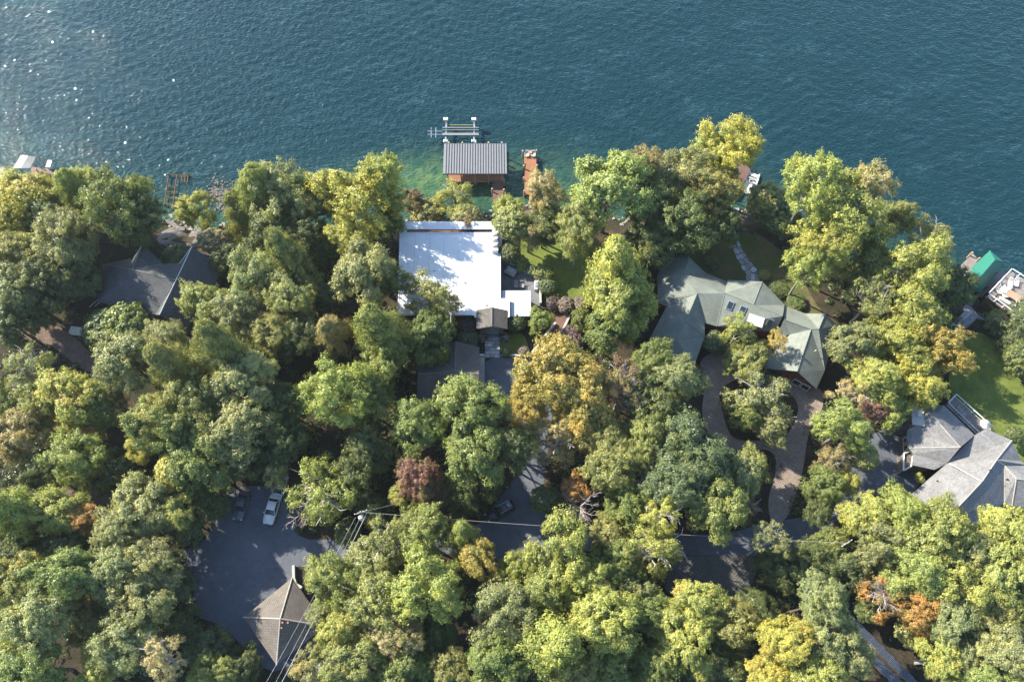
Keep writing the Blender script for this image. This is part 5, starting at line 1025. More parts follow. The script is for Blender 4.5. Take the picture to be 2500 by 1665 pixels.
TREES = [
# upper left shore
(72, 462, 150, 14, 'oak', 'ye', 'big bright yellow maple at the left edge below the pale boathouse roof', A_),
(25, 525, 105, 11, 'oak', 'ye', 'golden yellow crown cut by the left edge, under the big yellow maple', None),
(170, 440, 90, 17, 'pine', 'lg', 'feathery bright green pine right of the big yellow maple'),
(215, 440, 100, 15, 'fan', 'yg', 'yellow-green crown between the feathery pine and the dark locust at the left shore'),
(270, 470, 150, 19, 'fan', 'g', 'tall green locust with feathery top at the left shore'),
(320, 505, 120, 15, 'oak', 'dg', 'dark green crown just left of the old orange dock frame'),
(120, 500, 110, 11, 'oak', 'dg', 'dark green crown in the shade below the big yellow maple'),
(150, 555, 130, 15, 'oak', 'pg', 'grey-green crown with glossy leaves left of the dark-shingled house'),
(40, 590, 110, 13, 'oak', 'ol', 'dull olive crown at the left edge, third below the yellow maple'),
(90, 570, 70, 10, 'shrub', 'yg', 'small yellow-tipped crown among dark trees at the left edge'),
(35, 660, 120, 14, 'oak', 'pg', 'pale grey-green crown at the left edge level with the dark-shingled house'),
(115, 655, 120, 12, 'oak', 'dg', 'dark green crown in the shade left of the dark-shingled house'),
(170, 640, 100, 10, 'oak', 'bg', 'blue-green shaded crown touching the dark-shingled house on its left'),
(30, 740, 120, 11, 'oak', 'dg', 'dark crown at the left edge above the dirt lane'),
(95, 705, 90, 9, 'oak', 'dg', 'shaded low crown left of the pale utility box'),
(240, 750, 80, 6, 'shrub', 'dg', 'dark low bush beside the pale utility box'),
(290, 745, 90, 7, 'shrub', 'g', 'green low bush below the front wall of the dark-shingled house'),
(452, 490, 88, 9, 'fan', 'yg', 'small yellow-green tree right of the old orange dock frame', A_),
(405, 590, 60, 3, 'shrub', 'dg', 'dark low shrub behind the gables of the dark-shingled house'),
(540, 600, 90, 7, 'oak', 'dg', 'dark green tree in the shade right of the dark-shingled house'),
(490, 555, 60, 5, 'shrub', 'br2', 'brownish shrub at the yard edge below the wet stones'),
(590, 430, 95, 21, 'pine', 'lg', 'light green pine spiking up from the shore left of the pale oak'),
(645, 455, 155, 19, 'fan', 'pg', 'pale green oak leaning over the lake between the pine and the yellow maple'),
(705, 455, 120, 16, 'oak', 'g', 'darker green oak directly left of the great yellow maple'),
(560, 500, 85, 13, 'pine', 'ol', 'olive conical tree at the shore left of the pale oak', None),
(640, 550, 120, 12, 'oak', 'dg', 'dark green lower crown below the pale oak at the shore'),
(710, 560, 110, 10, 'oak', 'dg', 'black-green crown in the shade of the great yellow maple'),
(828, 468, 185, 19, 'fan', 'ye', 'great yellow maple left of the flat white roof', RR_),
(880, 400, 90, 20, 'fan', 'yg', 'yellow-green top spray of the maple group beside the open lake', None),
(800, 555, 90, 12, 'fan', 'yg', 'lower yellow-green bough tree beneath the great yellow maple', None),
(893, 515, 75, 8, 'oak', 'g', 'green crown pressed against the upper left corner of the white roof'),
(950, 462, 55, 7, 'fan', 'br', 'rusty brown shrub at the shore above the white roof', A_),
(985, 490, 70, 5, 'shrub', 'ol', 'olive shrub at the shore between the rusty shrub and the birch'),
(1045, 465, 100, 9, 'sparse', 'yg', 'yellow-green birch in front of the boathouse', None),
(1075, 500, 60, 5, 'shrub', 'ol', 'olive shrub under the birch above the white roof'),
(1165, 487, 75, 6, 'fan', 'yg', 'round yellow-green tree at the foot of the boardwalk', None),
(1175, 515, 75, 10, 'shrub', 'ol', 'olive bush touching the upper right corner of the white roof'),
(1252, 440, 90, 15, 'fan', 'ta', 'tan and green tree overhanging the narrow cedar pier', RR_),
(1255, 510, 95, 11, 'oak', 'ol', 'dark olive crown below the tan tree beside the cedar pier'),
(1400, 440, 175, 20, 'oak', 'lg', 'large pale green oak right of the cedar pier'),
(1330, 530, 110, 17, 'fan', 'ol', 'olive-yellow feathery tree beside the dark lawn'),
(1486, 375, 72, 20, 'fan', 'br2', 'narrow tan-yellow treetop standing out over the lake', A_),
(1570, 420, 150, 18, 'oak', 'pg', 'grey-green oak between the tan treetop and the yellow maple by the boat'),
(1500, 470, 130, 15, 'oak', 'g', 'green oak crown in the middle of the right-hand shore group'),
(1687, 335, 125, 22, 'fan', 'ye', 'yellow maple reaching farthest into the lake above the white boat'),
(1640, 370, 110, 17, 'fan', 'yg', 'yellow-green lower boughs over the red brown dock'),
(1640, 440, 110, 15, 'oak', 'ol', 'olive crown with russet spots left of the white boat', A_),
(1570, 520, 150, 14, 'oak', 'dg', 'large dark green crown in the shade above the green-roofed house'),
(1480, 570, 110, 12, 'oak', 'dg', 'dark crown between the olive pine and the green-roofed house'),
(1655, 520, 90, 10, 'oak', 'dg', 'dark crown left of the red garden chair'),
(1765, 470, 90, 8, 'shrub', 'ol', 'olive bushy tree just below the white boat'),
(1790, 500, 90, 7, 'shrub', 'dg', 'dark bush at the shore right of the flagstone path'),
(1415, 630, 150, 22, 'pine', 'yg', 'tall yellow-green pine between the dark lawn and the green-roofed house', None),
(1425, 690, 155, 18, 'oak', 'yg', 'broad yellow-green crown left of the green-roofed house'),
(1400, 760, 110, 14, 'oak', 'g', 'green crown below the broad yellow-green one beside the burgundy bushes'),
(1870, 420, 130, 23, 'fan', 'yg', 'tall yellow-green maple on the point, nearest the white boat'),
(1930, 500, 180, 20, 'fan', 'yg', 'huge yellow-green maple right of the flagstone path'),
(1990, 440, 110, 22, 'fan', 'ta', 'pale tan-tipped maple leaning over the open lake at the right', RR_),
(1860, 610, 95, 15, 'fan', 'yg', 'yellow-green hanging bough tree over the dry lawn', None),
(1900, 570, 120, 17, 'fan', 'ye', 'yellow maple lower crown with pale trunk right of the dry lawn', RR_),
(1995, 600, 110, 12, 'oak', 'g', 'green crown in the gap between the huge maple and the fan-shaped tree'),
(2060, 500, 80, 12, 'oak', 'ol', 'small olive crown at the waterline right of the huge maple'),
(2130, 555, 105, 15, 'sparse', 'ol', 'thin olive tree leaning over the lake left of the teal roof'),
(2110, 635, 165, 16, 'fan', 'yg', 'fan-shaped yellow-tan tree left of the teal boathouse', RR_),
(2195, 660, 90, 11, 'oak', 'dg', 'dark grey-green crown touching the teal roof'),
(2000, 690, 110, 13, 'sparse', 'ol', 'thin olive tree with white twigs above the green roof right wing'),
(2080, 735, 150, 13, 'oak', 'yg', 'yellow-green crown below the fan-shaped tree'),
(2150, 808, 135, 12, 'fan', 'go', 'golden orange crown beside the sunlit shore lawn', None),
(2050, 800, 130, 13, 'oak', 'ye', 'yellow-tan crown left of the golden orange one', RR_),
(1955, 790, 100, 13, 'oak', 'pg', 'grey-green crown right of the gabled east wing of the green-roofed house'),
(2100, 880, 120, 11, 'oak', 'ye', 'yellow-green crown above the stone chimney', RR_),
(2010, 870, 100, 13, 'oak', 'yg', 'pale yellow crown between the green roof wing and the stone chimney'),
(1960, 905, 90, 11, 'sparse', 'ta', 'thin pale tan tree at the top of the right brick drive'),
(2010, 935, 60, 9, 'shrub', 're', 'rose red shrub left of the stone chimney'),
(2050, 945, 80, 9, 'oak', 'yg', 'small light green crown between the rose red shrub and the stone chimney'),
(1940, 980, 115, 14, 'fan', 'lg', 'light green spreading tree on the right edge of the brick drive'),
(1915, 1055, 85, 10, 'sparse', 'br2', 'brownish thin tree at the right edge of the brick drive'),
(1985, 1050, 60, 8, 'shrub', 'ol', 'olive bush between the brick drive and the dark driveway'),
(1950, 1112, 55, 8, 'fan', 'ye', 'small yellow spray of leaves over the dark driveway', None),
(1900, 1115, 85, 10, 'oak', 'g', 'green crown between the brick drive and the yellow spray'),
(1885, 1165, 75, 8, 'oak', 'dg', 'dark crown at the lower right edge of the brick drive'),
(2345, 760, 120, 9, 'oak', 'bg', 'dark round tree by the right edge above the shore lawn'),
(2355, 820, 80, 7, 'shrub', 'dg', 'dark bush at the right edge beside the shore lawn'),
(2335, 1000, 40, 4, 'shrub', 'dg', 'small dark bush at the right edge beyond the railed terrace'),
# around the houses
(1745, 930, 155, 11, 'sparse', 'pg', 'round pale green tree on the planting island in the brick driveway'),
(1712, 955, 70, 9, 'oak', 'g', 'green crown at the left side of the planting island'),
(1770, 985, 70, 8, 'oak', 'pg', 'pale crown at the lower side of the planting island'),
(1695, 760, 80, 11, 'sparse', 'yg', 'white-barked birch with yellow leaves in front of the skylights', A_),
(1720, 830, 100, 9, 'oak', 'ol', 'olive tree in the bed between the green roof wings'),
(1785, 785, 55, 9, 'sparse', 'go', 'orange-leaved birch between the green roof wings', A_),
(1645, 790, 50, 4, 'shrub', 'bg', 'dark blue-green shrub at the green house entrance'),
(1550, 872, 115, 15, 'oak', 'pg', 'grey-green oak at the left edge of the brick driveway'),
(1500, 830, 90, 14, 'oak', 'g', 'green crown below the left wing of the green-roofed house'),
(1430, 890, 125, 15, 'sparse', 'br', 'brownish purple tree right of the golden tree', RR_),
(1290, 860, 170, 19, 'oak', 'go', 'great golden tree in the middle of the picture', RR_),
(1225, 900, 110, 15, 'fan', 'go', 'golden crown at the left side of the great golden tree'),
(1340, 930, 130, 16, 'oak', 'go', 'golden olive crown at the lower right of the great golden tree', RR_),
(1280, 1010, 130, 12, 'sparse', 'ta', 'pale tan thin tree below the great golden tree'),
(1390, 1010, 120, 13, 'oak', 'ol', 'olive crown right of the pale tan thin tree'),
(1500, 930, 130, 14, 'oak', 'dg', 'dark green crown between the brownish tree and the brick driveway'),
(1585, 1030, 160, 17, 'oak', 'bg', 'very large blue-green crown left of the brick driveway'),
(1480, 1020, 120, 14, 'oak', 'g', 'green glossy crown left of the very large blue-green one'),
(1560, 1110, 125, 18, 'oak', 'bg', 'lower blue-green crown above the shaded road'),
(1695, 1100, 105, 12, 'oak', 'pg', 'grey-green crown at the left edge of the lower brick drive'),
(1650, 1170, 125, 17, 'oak', 'g', 'green crown over the shaded road left of the brick drive'),
(1730, 1062, 70, 9, 'oak', 'ol', 'olive low crown on the left bend of the brick drive'),
(1712, 1165, 75, 10, 'sparse', 'br', 'brownish dark thin tree at the foot of the brick drive'),
(1770, 1240, 85, 15, 'sparse', 'pg', 'thin grey-green tree standing over the shaded road'),
(1470, 1110, 95, 13, 'dead', 'g', 'bare grey-purple dead tree left of the blue-green crowns'),
(1335, 1165, 105, 10, 'dead', 'g', 'white bare dead tree with a few orange leaves right of the SUV'),
(1325, 1120, 75, 9, 'sparse', 'og', 'sprinkle of orange leaves on the white dead tree right of the SUV'),
(1255, 1150, 60, 5, 'shrub', 'dg', 'dark hedge bush right of the SUV drive'),
(1410, 1070, 115, 15, 'oak', 'ol', 'olive crown between the two dead trees'),
(1080, 930, 150, 20, 'fan', 'lg', 'bright green tree below the brown garage'),
(1090, 1035, 145, 18, 'oak', 'g', 'green crown with sunlit spots above the SUV'),
(1115, 1095, 90, 10, 'oak', 'dg', 'dark crown shading the rear of the SUV'),
(1185, 1030, 90, 15, 'oak', 'dg', 'dark crown between the SUV and the great golden tree'),
(960, 1100, 100, 12, 'oak', 're', 'burgundy red tree left of the SUV', RR_),
(1000, 1140, 70, 8, 'oak', 're', 'dark red lower crown beside the burgundy tree', RR_),
(925, 1140, 65, 9, 'fan', 'yg', 'small yellow-green crown left of the burgundy tree', A_),
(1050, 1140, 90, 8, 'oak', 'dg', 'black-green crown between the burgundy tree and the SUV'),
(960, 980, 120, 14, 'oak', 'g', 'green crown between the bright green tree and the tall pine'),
(870, 760, 120, 20, 'pine', 'lg', 'light green pine at the lower left corner of the white roof'),
(880, 820, 120, 14, 'fan', 'lg', 'light green lower crown beneath the pine by the white roof'),
(775, 905, 160, 19, 'fan', 'yg', 'yellow-green broad tree left of the brown garage', None),
(850, 920, 110, 13, 'oak', 'g', 'green crown between the yellow-green tree and the brown garage'),
(845, 1030, 110, 11, 'oak', 'dg', 'dark green crown above the transformer pole'),
(1000, 700, 150, 12, 'sparse', 'ol', 'thin olive tree spreading over the lower left of the white roof', None),
(985, 775, 115, 12, 'oak', 'g', 'green low crown below the edge of the white roof'),
(835, 630, 140, 17, 'oak', 'pg', 'grey-green tree at the left edge of the white roof'),
(902, 640, 70, 13, 'fan', 'g', 'small green crown touching the left edge of the white roof'),
(660, 590, 95, 18, 'pine', 'ol', 'olive conical conifer between the dark-shingled house and the white roof'),
(590, 650, 145, 15, 'fan', 'pg', 'grey-green crown right of the dark-shingled house'),
(670, 680, 120, 15, 'oak', 'ol', 'olive crown below the olive conifer'),
(740, 680, 60, 7, 'shrub', 'dg', 'dark bush beside the stone steps left of the white roof'),
(478, 705, 110, 13, 'oak', 'lg', 'fresh green crown overlapping the dark-shingled house'),
(540, 730, 110, 14, 'oak', 'pg', 'grey-green crown below the fresh green one'),
(760, 765, 75, 15, 'pine', 'ta', 'narrow tan-yellow conifer left of the light green pine'),
(690, 770, 110, 12, 'oak', 'dg', 'dark olive crown left of the narrow tan conifer'),
(630, 770, 90, 13, 'oak', 'ol', 'small olive crown right of the tall olive pine'),
# left middle forest
(290, 825, 140, 17, 'oak', 'pg', 'pale green oak just below the pale utility box'),
(385, 780, 90, 13, 'oak', 'pg', 'pale grey-green small crown above the tall olive pines'),
(405, 850, 120, 21, 'pine', 'ol', 'olive-green conical tree right of the pale green oak'),
(500, 800, 110, 24, 'pine', 'ol', 'tallest olive pine in the left forest'),
(560, 870, 130, 19, 'oak', 'pg', 'grey-green crown right of the tallest olive pine'),
(450, 930, 145, 18, 'fan', 'ol', 'olive crown below the tallest olive pine'),
(550, 980, 140, 16, 'oak', 'pg', 'grey-green round crown above the parked cars'),
(370, 970, 130, 17, 'oak', 'g', 'green crown with yellow patches in the left forest', A_),
(320, 1030, 60, 12, 'oak', 'ye', 'small bright yellow crown in the left forest'),
(450, 1050, 150, 15, 'oak', 'g', 'green crown directly left of the parked cars'),
(390, 1080, 60, 12, 'shrub', 'ye', 'bright yellow leafy patch tree left of the parked cars'),
(640, 930, 110, 12, 'oak', 'dg', 'dark green crown in the shade right of the grey-green forest'),
(660, 1010, 100, 11, 'oak', 'dg', 'dark crown above the white car'),
(565, 1062, 90, 10, 'oak', 'dg', 'dark green crown covering the nose of the dark sedan bay'),
(635, 1090, 60, 9, 'fan', 'pg', 'pale feathery crown over the white car', None),
(745, 1132, 165, 13, 'sparse', 'yg', 'pale yellow tree with bare twigs right of the silver sedan', RR_),
(690, 1185, 75, 6, 'dead', 'g', 'bare twiggy bush beside the silver sedan'),
(810, 1100, 90, 10, 'oak', 'dg', 'dark green crown behind the transformer pole'),
(860, 1180, 80, 7, 'oak', 'dg', 'dark low crown right of the transformer pole'),
(60, 860, 120, 14, 'sparse', 'pg', 'pale grey thin crown at the left edge below the dirt lane'),
(170, 920, 140, 15, 'oak', 'yg', 'yellow-green crown with golden left side in the left forest', A_),
(230, 930, 90, 12, 'oak', 'g', 'green crown between the yellow-green one and the pale green oak'),
(90, 930, 100, 12, 'oak', 'ol', 'dull olive crown left of the yellow-green one'),
(15, 920, 90, 12, 'oak', 'g', 'green crown cut by the left edge below the pale grey thin one'),
(45, 1000, 120, 13, 'oak', 'br2', 'tan-brown crown at the left edge', A_),
(205, 990, 60, 9, 'shrub', 'og', 'small rusty orange crown in the left forest', RR_),
(180, 1050, 135, 14, 'fan', 'lg', 'light green crown below the rusty orange one'),
(100, 1080, 90, 9, 'oak', 'dg', 'dark brownish crown above the left dirt lane'),
(270, 1080, 100, 9, 'oak', 'dg', 'black-green crown right of the light green one'),
(335, 1165, 140, 14, 'oak', 'pg', 'pale grey-green broad crown at the left of the asphalt lot'),
(405, 1175, 70, 12, 'oak', 'yg', 'yellow-green small crown at the lot edge', A_),
(480, 1140, 90, 7, 'oak', 'dg', 'dark green hedge tree at the upper left edge of the lot'),
(425, 1210, 70, 6, 'shrub', 'dg', 'dark green bush at the left corner of the lot'),
(200, 1195, 68, 12, 'oak', 'og', 'bright orange round tree in the lower left forest', None),
(130, 1180, 110, 14, 'oak', 'yg', 'yellow-green crown left of the bright orange tree', RR_),
(40, 1180, 130, 19, 'pine', 'lg', 'bright green pine at the left edge in the lower forest'),
(270, 1220, 100, 14, 'oak', 'pg', 'pale crown right of the bright orange tree'),
(60, 1270, 110, 11, 'oak', 'dg', 'dark crown below the bright green pine'),
(150, 1260, 100, 11, 'oak', 'bg', 'blue-green shaded crown below the bright orange tree'),
(40, 1340, 120, 15, 'oak', 'ol', 'olive crown at the left edge, second from the bottom row', A_),
(150, 1320, 130, 17, 'oak', 'g', 'green lumpy crown in the lower left forest'),
(265, 1310, 120, 15, 'oak', 'pg', 'pale lumpy crown left of the asphalt lot'),
(350, 1300, 110, 14, 'oak', 'pg', 'grey-green crown touching the left edge of the lot'),
(410, 1350, 70, 7, 'oak', 'bg', 'dark teal hedge tree along the lot'),
(330, 1385, 130, 14, 'oak', 'pg', 'glossy grey-green crown left of the dark hedge'),
(80, 1430, 140, 17, 'oak', 'pg', 'big pale green crown at the left in the bottom row'),
(200, 1420, 110, 10, 'oak', 'ol', 'shaded olive crown in a dip of the lower left forest'),
(225, 1490, 60, 9, 'shrub', 'ye', 'small yellow crown deep in the lower left forest'),
(70, 1530, 150, 16, 'oak', 'g', 'green crown at the lower left corner'),
(290, 1480, 130, 14, 'oak', 'pg', 'pale crown left of the white-twigged tree near the bottom'),
(370, 1510, 110, 14, 'sparse', 'ta', 'pale thin tree with white twigs near the bottom left'),
(420, 1430, 70, 6, 'oak', 'dg', 'dark low crown at the lower left edge of the lot'),
(480, 1490, 90, 6, 'oak', 'bg', 'blue-green hedge tree at the lower edge of the lot'),
(560, 1530, 90, 6, 'oak', 'dg', 'dark green hedge tree left of the pavilion corner'),
(490, 1550, 100, 8, 'oak', 'lg', 'light green crown at the bottom edge below the lot'),
(220, 1560, 100, 11, 'oak', 'yg', 'yellow-green crown at the bottom edge in the left forest'),
# bottom middle forest
(765, 1335, 125, 15, 'fan', 'lg', 'feathery light green tree overlapping the pavilion roof'),
(740, 1410, 60, 9, 'oak', 'pg', 'grey-green crown below the feathery tree at the pavilion'),
(715, 1525, 100, 10, 'sparse', 'pg', 'pale thin crown at the lower corner of the pavilion roof', A_),
(850, 1290, 110, 11, 'oak', 'pg', 'grey-green low crown below the road bend'),
(900, 1240, 120, 13, 'sparse', 'ol', 'olive thin crown right of the transformer pole'),
(980, 1230, 120, 13, 'oak', 'g', 'green crown below the burgundy tree'),
(1065, 1235, 75, 13, 'pine', 'lg', 'light green pointed tree left of the shaded road gap'),
(1100, 1290, 95, 13, 'fan', 'go', 'amber-tinted tree below the shaded road gap', RR_),
(985, 1350, 165, 18, 'fan', 'yg', 'broad yellow-green crown in the bottom middle forest'),
(860, 1390, 130, 15, 'oak', 'ol', 'olive crown right of the pavilion'),
(790, 1440, 100, 13, 'oak', 'yg', 'yellow-green crown right of the pavilion roof edge', A_),
(910, 1460, 110, 13, 'oak', 'ta', 'tan-tipped crown in the bottom middle forest', RR_),
(1000, 1450, 100, 9, 'oak', 'dg', 'dark shaded crown below the broad yellow-green one'),
(810, 1520, 120, 14, 'oak', 'ol', 'olive crown at the bottom edge right of the pavilion'),
(920, 1540, 120, 12, 'oak', 'g', 'green crown at the bottom edge, left of the red-brown gap'),
(1190, 1310, 90, 12, 'fan', 'yg', 'small yellow-green crown right of the amber-tinted tree'),
(1160, 1410, 150, 17, 'fan', 'pg', 'grey-green oak in the centre of the bottom forest'),
(1140, 1520, 130, 15, 'oak', 'g', 'green oak at the bottom edge below the grey-green one'),
(1040, 1540, 90, 11, 'oak', 'ol', 'olive crown at the bottom edge between two green oaks'),
(1290, 1260, 155, 17, 'fan', 'yg', 'pale yellow-green dome right of the shaded road gap', None),
(1260, 1360, 120, 14, 'oak', 'lg', 'light green crown below the pale yellow-green dome'),
(1350, 1340, 120, 15, 'fan', 'yg', 'yellow-green spiky crown right of the light green one'),
(1400, 1230, 90, 11, 'oak', 'ol', 'olive crown below the white dead tree'),
(1520, 1180, 90, 17, 'sparse', 'ye', 'slender yellow tree above the shaded road', RR_),
(1500, 1260, 150, 14, 'sparse', 'yg', 'wide yellow thin-leaved tree at the left end of the brick apron', RR_),
(1420, 1290, 110, 12, 'oak', 'g', 'green crown left of the wide yellow thin-leaved tree'),
(1460, 1370, 90, 11, 'fan', 'pg', 'pale grey-green spray below the wide yellow tree'),
(1265, 1480, 160, 21, 'pine', 'yg', 'big bright yellow-green pine in the bottom middle'),
(1390, 1430, 150, 17, 'oak', 'yg', 'round yellow-green crown right of the bright pine', None),
(1330, 1550, 110, 14, 'oak', 'ol', 'olive crown at the bottom edge right of the bright pine'),
(1400, 1540, 100, 12, 'oak', 'g', 'green crown at the bottom edge below the round yellow-green one'),
(1510, 1420, 110, 12, 'oak', 'g', 'green crown left of the yellow-spotted one in the bottom forest'),
(1600, 1385, 120, 14, 'oak', 'yg', 'yellow-green crown just below the brick apron', A_),
(1570, 1470, 140, 14, 'oak', 'yg', 'yellow-spotted crown in the bottom forest', RR_),
(1690, 1440, 120, 12, 'oak', 'ol', 'olive crown with tan tips left of the dark valley', A_),
(1500, 1530, 110, 11, 'oak', 'g', 'green crown at the bottom edge, left of the dark valley'),
(1640, 1530, 130, 10, 'oak', 'dg', 'dark green shaded crown at the bottom of the dark valley'),
(1740, 1400, 90, 8, 'oak', 'dg', 'dark low crown below the right part of the brick apron'),
(1790, 1310, 100, 9, 'oak', 'dg', 'black-green crown right of the brick apron'),
(1865, 1300, 110, 10, 'oak', 'dg', 'dark green crown below the plain grey pole'),
(1910, 1250, 80, 8, 'oak', 'g', 'green crown right of the plain grey pole'),
(1890, 1380, 100, 19, 'oak', 'pg', 'pale pointed crown above the autumn yellow tree'),
(1815, 1470, 110, 17, 'oak', 'ye', 'autumn yellow tree at the edge of the dark valley', A_),
(1905, 1460, 120, 17, 'oak', 'pg', 'pale grey-green crown right of the autumn yellow tree'),
(1960, 1500, 90, 15, 'oak', 'pg', 'pale crown covering the middle of the solar panels'),
(1870, 1550, 130, 15, 'oak', 'yg', 'yellow-green crown at the bottom edge left of the solar panels'),
(1770, 1550, 90, 13, 'oak', 'ye', 'small yellow crown at the bottom edge by the dark valley', A_),
(1445, 1160, 100, 13, 'oak', 'g', 'green crown between the white dead tree and the slender yellow tree'),  # extra tree, added to throw shade on the road
(1215, 955, 85, 13, 'fan', 'go', 'small golden green crown below the asphalt court, left of the great golden tree'),  # extra tree, added to cover sunlit asphalt
# lower right
(1990, 1190, 100, 13, 'oak', 'yg', 'yellow-green crown below the dark driveway at the right'),
(2070, 1190, 120, 15, 'oak', 'yg', 'bright crown below the grey-roofed house, left one', RR_),
(2150, 1230, 150, 17, 'oak', 'lg', 'light green crown over the lower eave of the grey-roofed house'),
(2220, 1270, 120, 15, 'oak', 'pg', 'grey-green crown right of the light green one by the long ridge'),
(2030, 1260, 120, 14, 'fan', 'pg', 'feathery grey-green tree right of the shaded road end'),
(1960, 1300, 100, 10, 'oak', 'bg', 'blue-green shaded crown beside the feathery grey-green tree'),
(2110, 1320, 130, 16, 'oak', 'lg', 'light green round crown above the orange tree'),
(2200, 1350, 145, 16, 'fan', 'yg', 'yellow-green crown in the middle of the lower right forest'),
(2310, 1230, 130, 17, 'oak', 'yg', 'bright green crown at the right edge below the grey roofs'),
(2290, 1320, 130, 16, 'oak', 'lg', 'light green crown below the bright green one at the right edge'),
(2035, 1370, 110, 12, 'sparse', 'og', 'orange tree with white bare boughs in the lower right', RR_),
(2110, 1400, 110, 13, 'oak', 'og', 'orange and russet crown right of the white bare boughs', RR_),
(2030, 1365, 80, 13, 'dead', 'g', 'white bare boughs standing out of the orange tree'),
(2190, 1430, 120, 15, 'oak', 'pg', 'grey-green crown right of the orange tree'),
(2270, 1420, 110, 14, 'oak', 'ol', 'olive crown near the right edge, above the fallen log'),
(2340, 1400, 100, 14, 'oak', 'g', 'green crown cut by the right edge, above the corner'),
(2170, 1510, 110, 12, 'oak', 'yg', 'yellow and green crown above the fallen log', A_),
(2240, 1500, 90, 13, 'oak', 'pg', 'pale crown right of the fallen log'),
(2320, 1500, 130, 16, 'oak', 'pg', 'pale green crown at the lower right corner'),
(2190, 1560, 70, 7, 'shrub', 'dg', 'dark bush below the fallen log'),
(2280, 1570, 120, 14, 'oak', 'lg', 'light green crown at the bottom edge in the right corner'),
(2000, 1400, 60, 6, 'shrub', 'dg', 'dark bush above the solar panels'),
(2090, 1450, 60, 5, 'shrub', 'ol', 'olive bush right of the solar panels'),
]
for T_ in TREES: tree(*T_)
SHRUBS = [
(1260, 787, 46, 3.2, 'dome', 'dg', 'large dark green dome right of the entry porch'),
(1316, 785, 62, 6.0, 'fan', 'lg', 'feathery light green small tree at the lower edge of the pale side roof'),
(1140, 795, 42, 3.0, 'shrub', 'pu', 'dark purple shrub left of the entry porch'),
(1143, 828, 48, 2.4, 'dome', 'bg', 'low dark dome above the garage gable'),
(1009, 892, 30, 2.2, 'dome', 'bg', 'round clipped shrub at the left wall of the garage'),
(1242, 620, 44, 4.5, 'shrub', 'bg', 'dark blue-green shrub at the right side of the white roof'),
(1275, 648, 30, 2.2, 'shrub', 'g', 'green shrub along the diagonal patio parapet'),
(1297, 660, 26, 2.0, 'shrub', 'bg', 'blue-green shrub at the bend of the patio parapet'),
(1327, 667, 42, 3.2, 'shrub', 'g', 'rounded green shrub above the dark dome on the lawn'),
(1337, 700, 42, 2.6, 'dome', 'bg', 'round blue-green dome beside the patio grill'),
(1383, 745, 38, 2.6, 'shrub', 'mv', 'dusty pink bush at the lower edge of the dark lawn, the left one'),
(1416, 742, 34, 2.4, 'shrub', 'mv', 'dusty pink bush at the lower edge of the dark lawn, the right one'),
(1352, 741, 34, 2.0, 'shrub', 'pu', 'low purple bush between the patio and the dusty pink bushes'),
(1415, 780, 48, 4.2, 'oak', 'g', 'small green tree right of the curving board ramp'),
(1402, 825, 52, 2.6, 'shrub', 'pu', 'wide dark purple bush right of the board ramp'),
(1278, 858, 26, 1.6, 'shrub', 'mv', 'small greyish bush on the entry lawn by the white kerb'),
(1236, 860, 22, 1.0, 'shrub', 'dg', 'low bush on the entry lawn beside the bluestone walk'),
(1030, 840, 90, 5.0, 'oak', 'dg', 'dark green low tree left of the garage gable'),
(2246, 1166, 22, 2.2, 'shrub', 'yg', 'small red and green bush in the corner between the grey roofs'),
(2326, 985, 16, 1.0, 'shrub', 're', 'small red potted shrub on the narrow railed terrace'),
(1148, 545, 70, 5.0, 'sparse', 'br', 'thin brown shrub between the birch and the boardwalk tree'),
(800*1.062, 1222*1.062, 60, 3.0, 'shrub', 'dg', 'dark bush between the bare twiggy bush and the transformer pole'),
(1290, 570, 70, 9.0, 'oak', 'br2', 'brownish small tree on the bank above the dark lawn'),
(1325, 560, 70, 9.0, 'oak', 'dg', 'dark small tree on the bank right of the brownish one'),
(1866, 672, 26, 1.2, 'shrub', 'ol', 'yellow-green bush at the foot of the flagstone path'),
(1740, 640, 34, 1.5, 'shrub', 'dg', 'dark hedge bush left of the flagstone path'),
(1900, 705, 42, 1.2, 'shrub', 'dg', 'low dark hedge along the dry lawn, upper part'),
(1945, 738, 42, 1.2, 'shrub', 'dg', 'low dark hedge along the dry lawn, lower part'),
(780, 1395, 60, 1.6, 'shrub', 'dg', 'ground-hugging shrub behind the pale concrete wall'),
(100, 868, 40, 5.0, 'dead', 'g', 'white bare dead shrub beside the dirt lane at the left'),
]
for T_ in SHRUBS: tree(*T_, src=True)
print('trees', cnt_[0], 'in lake', LAKE)
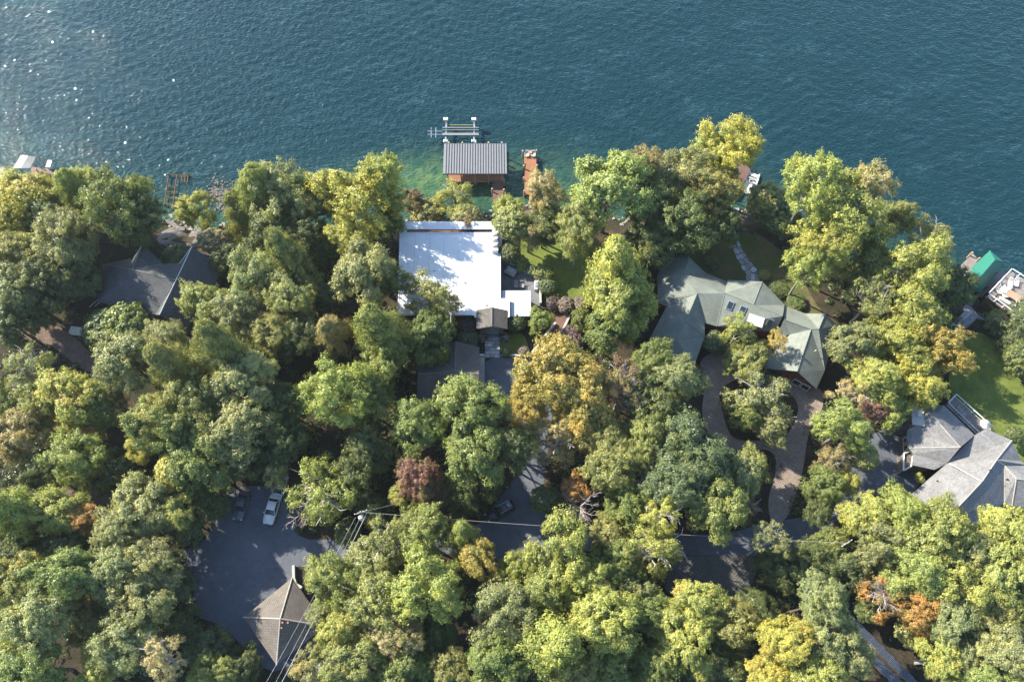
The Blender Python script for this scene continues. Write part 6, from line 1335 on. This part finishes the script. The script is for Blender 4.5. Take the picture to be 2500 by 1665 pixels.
# ------------------------------------------------------------------ undergrowth on the forest floor
def inpoly(px, py, poly):
    r_ = np.zeros(px.shape, bool); n = len(poly)
    for i in range(n):
        x0, y0 = poly[i]; x1, y1 = poly[(i+1) % n]
        c = ((y0 > py) != (y1 > py)) & (px < (x1-x0)*(py-y0)/(y1-y0+1e-12)+x0); r_ ^= c
    return r_
KEEP = [asph_poly, pav_poly, [(1640, 1352), (1861, 1350), (1820, 1480), (1620, 1450)], [(965, 535), (1330, 535), (1330, 1000), (1010, 1000), (1010, 880), (965, 780)], [(1220, 575), (1470, 575), (1470, 770), (1340, 890), (1220, 890)],
        [(1560, 600), (1740, 640), (2060, 780), (2060, 960), (1760, 900), (1560, 900)], [(225, 560), (560, 560), (560, 780), (225, 780)], [(2120, 960), (2600, 960), (2600, 1320), (2120, 1250)], [(560, 1380), (830, 1380), (830, 1660), (560, 1660)],
        [(1690, 540), (1800, 530), (1900, 590), (2060, 800), (1990, 810), (1780, 690), (1640, 640)], [(2300, 800), (2440, 830), (2600, 1140), (2300, 960)], [(-50, 755), (150, 790), (245, 880), (245, 915), (100, 835), (-50, 830)], [(2060, 1500), (2140, 1500), (2330, 1700), (2150, 1700)], [(2350, 600), (2600, 700), (2600, 860), (2360, 830)], [(1260, 490), (1340, 490), (1340, 590), (1260, 590)]]
g = np.random.default_rng(77); nB = 7000
bx_ = g.uniform(-100, 105, nB); by_ = g.uniform(-28, 78, nB); dsh = ysh(bx_)-by_; ok = dsh > .8
zz = ter(bx_, by_); pu = np.array([proj((a, b, c)) for a, b, c in zip(bx_, by_, zz)])
for kp in KEEP: ok &= ~inpoly(pu[:, 0], pu[:, 1], kp)
ok &= (np.sin(bx_*.35+1.3)*np.sin(by_*.31)+g.normal(size=nB)*.5) > -.45
bx_, by_, zz = bx_[ok], by_[ok], zz[ok]; n = len(bx_); nl = 75; rb = g.uniform(.4, 1.3, n)
d = unit(g.normal(size=(n, nl, 3))); d[..., 2] = np.abs(d[..., 2])*.8
lc = np.stack([bx_, by_, zz+.05], -1)[:, None, :]+d*rb[:, None, None]*g.uniform(.7, 1.05, (n, nl, 1))
q = quads(lc.reshape(-1, 3), unit(d+g.normal(size=d.shape)*.5+np.array([0, 0, .4])).reshape(-1, 3), (.17*g.uniform(.6, 1.3, n*nl)), g)
ug = leaf_object('undergrowth', q, M_leafr, np.clip(.4+.2*g.normal(size=(n, 1))+.12*g.normal(size=(n, nl)), 0, 1).reshape(-1)); ug.color = (.07, .095, .038, 1)
tag(ug, 'low bushes and ground cover between the trees', 'undergrowth', None, 'stuff'); print('bushes', n)
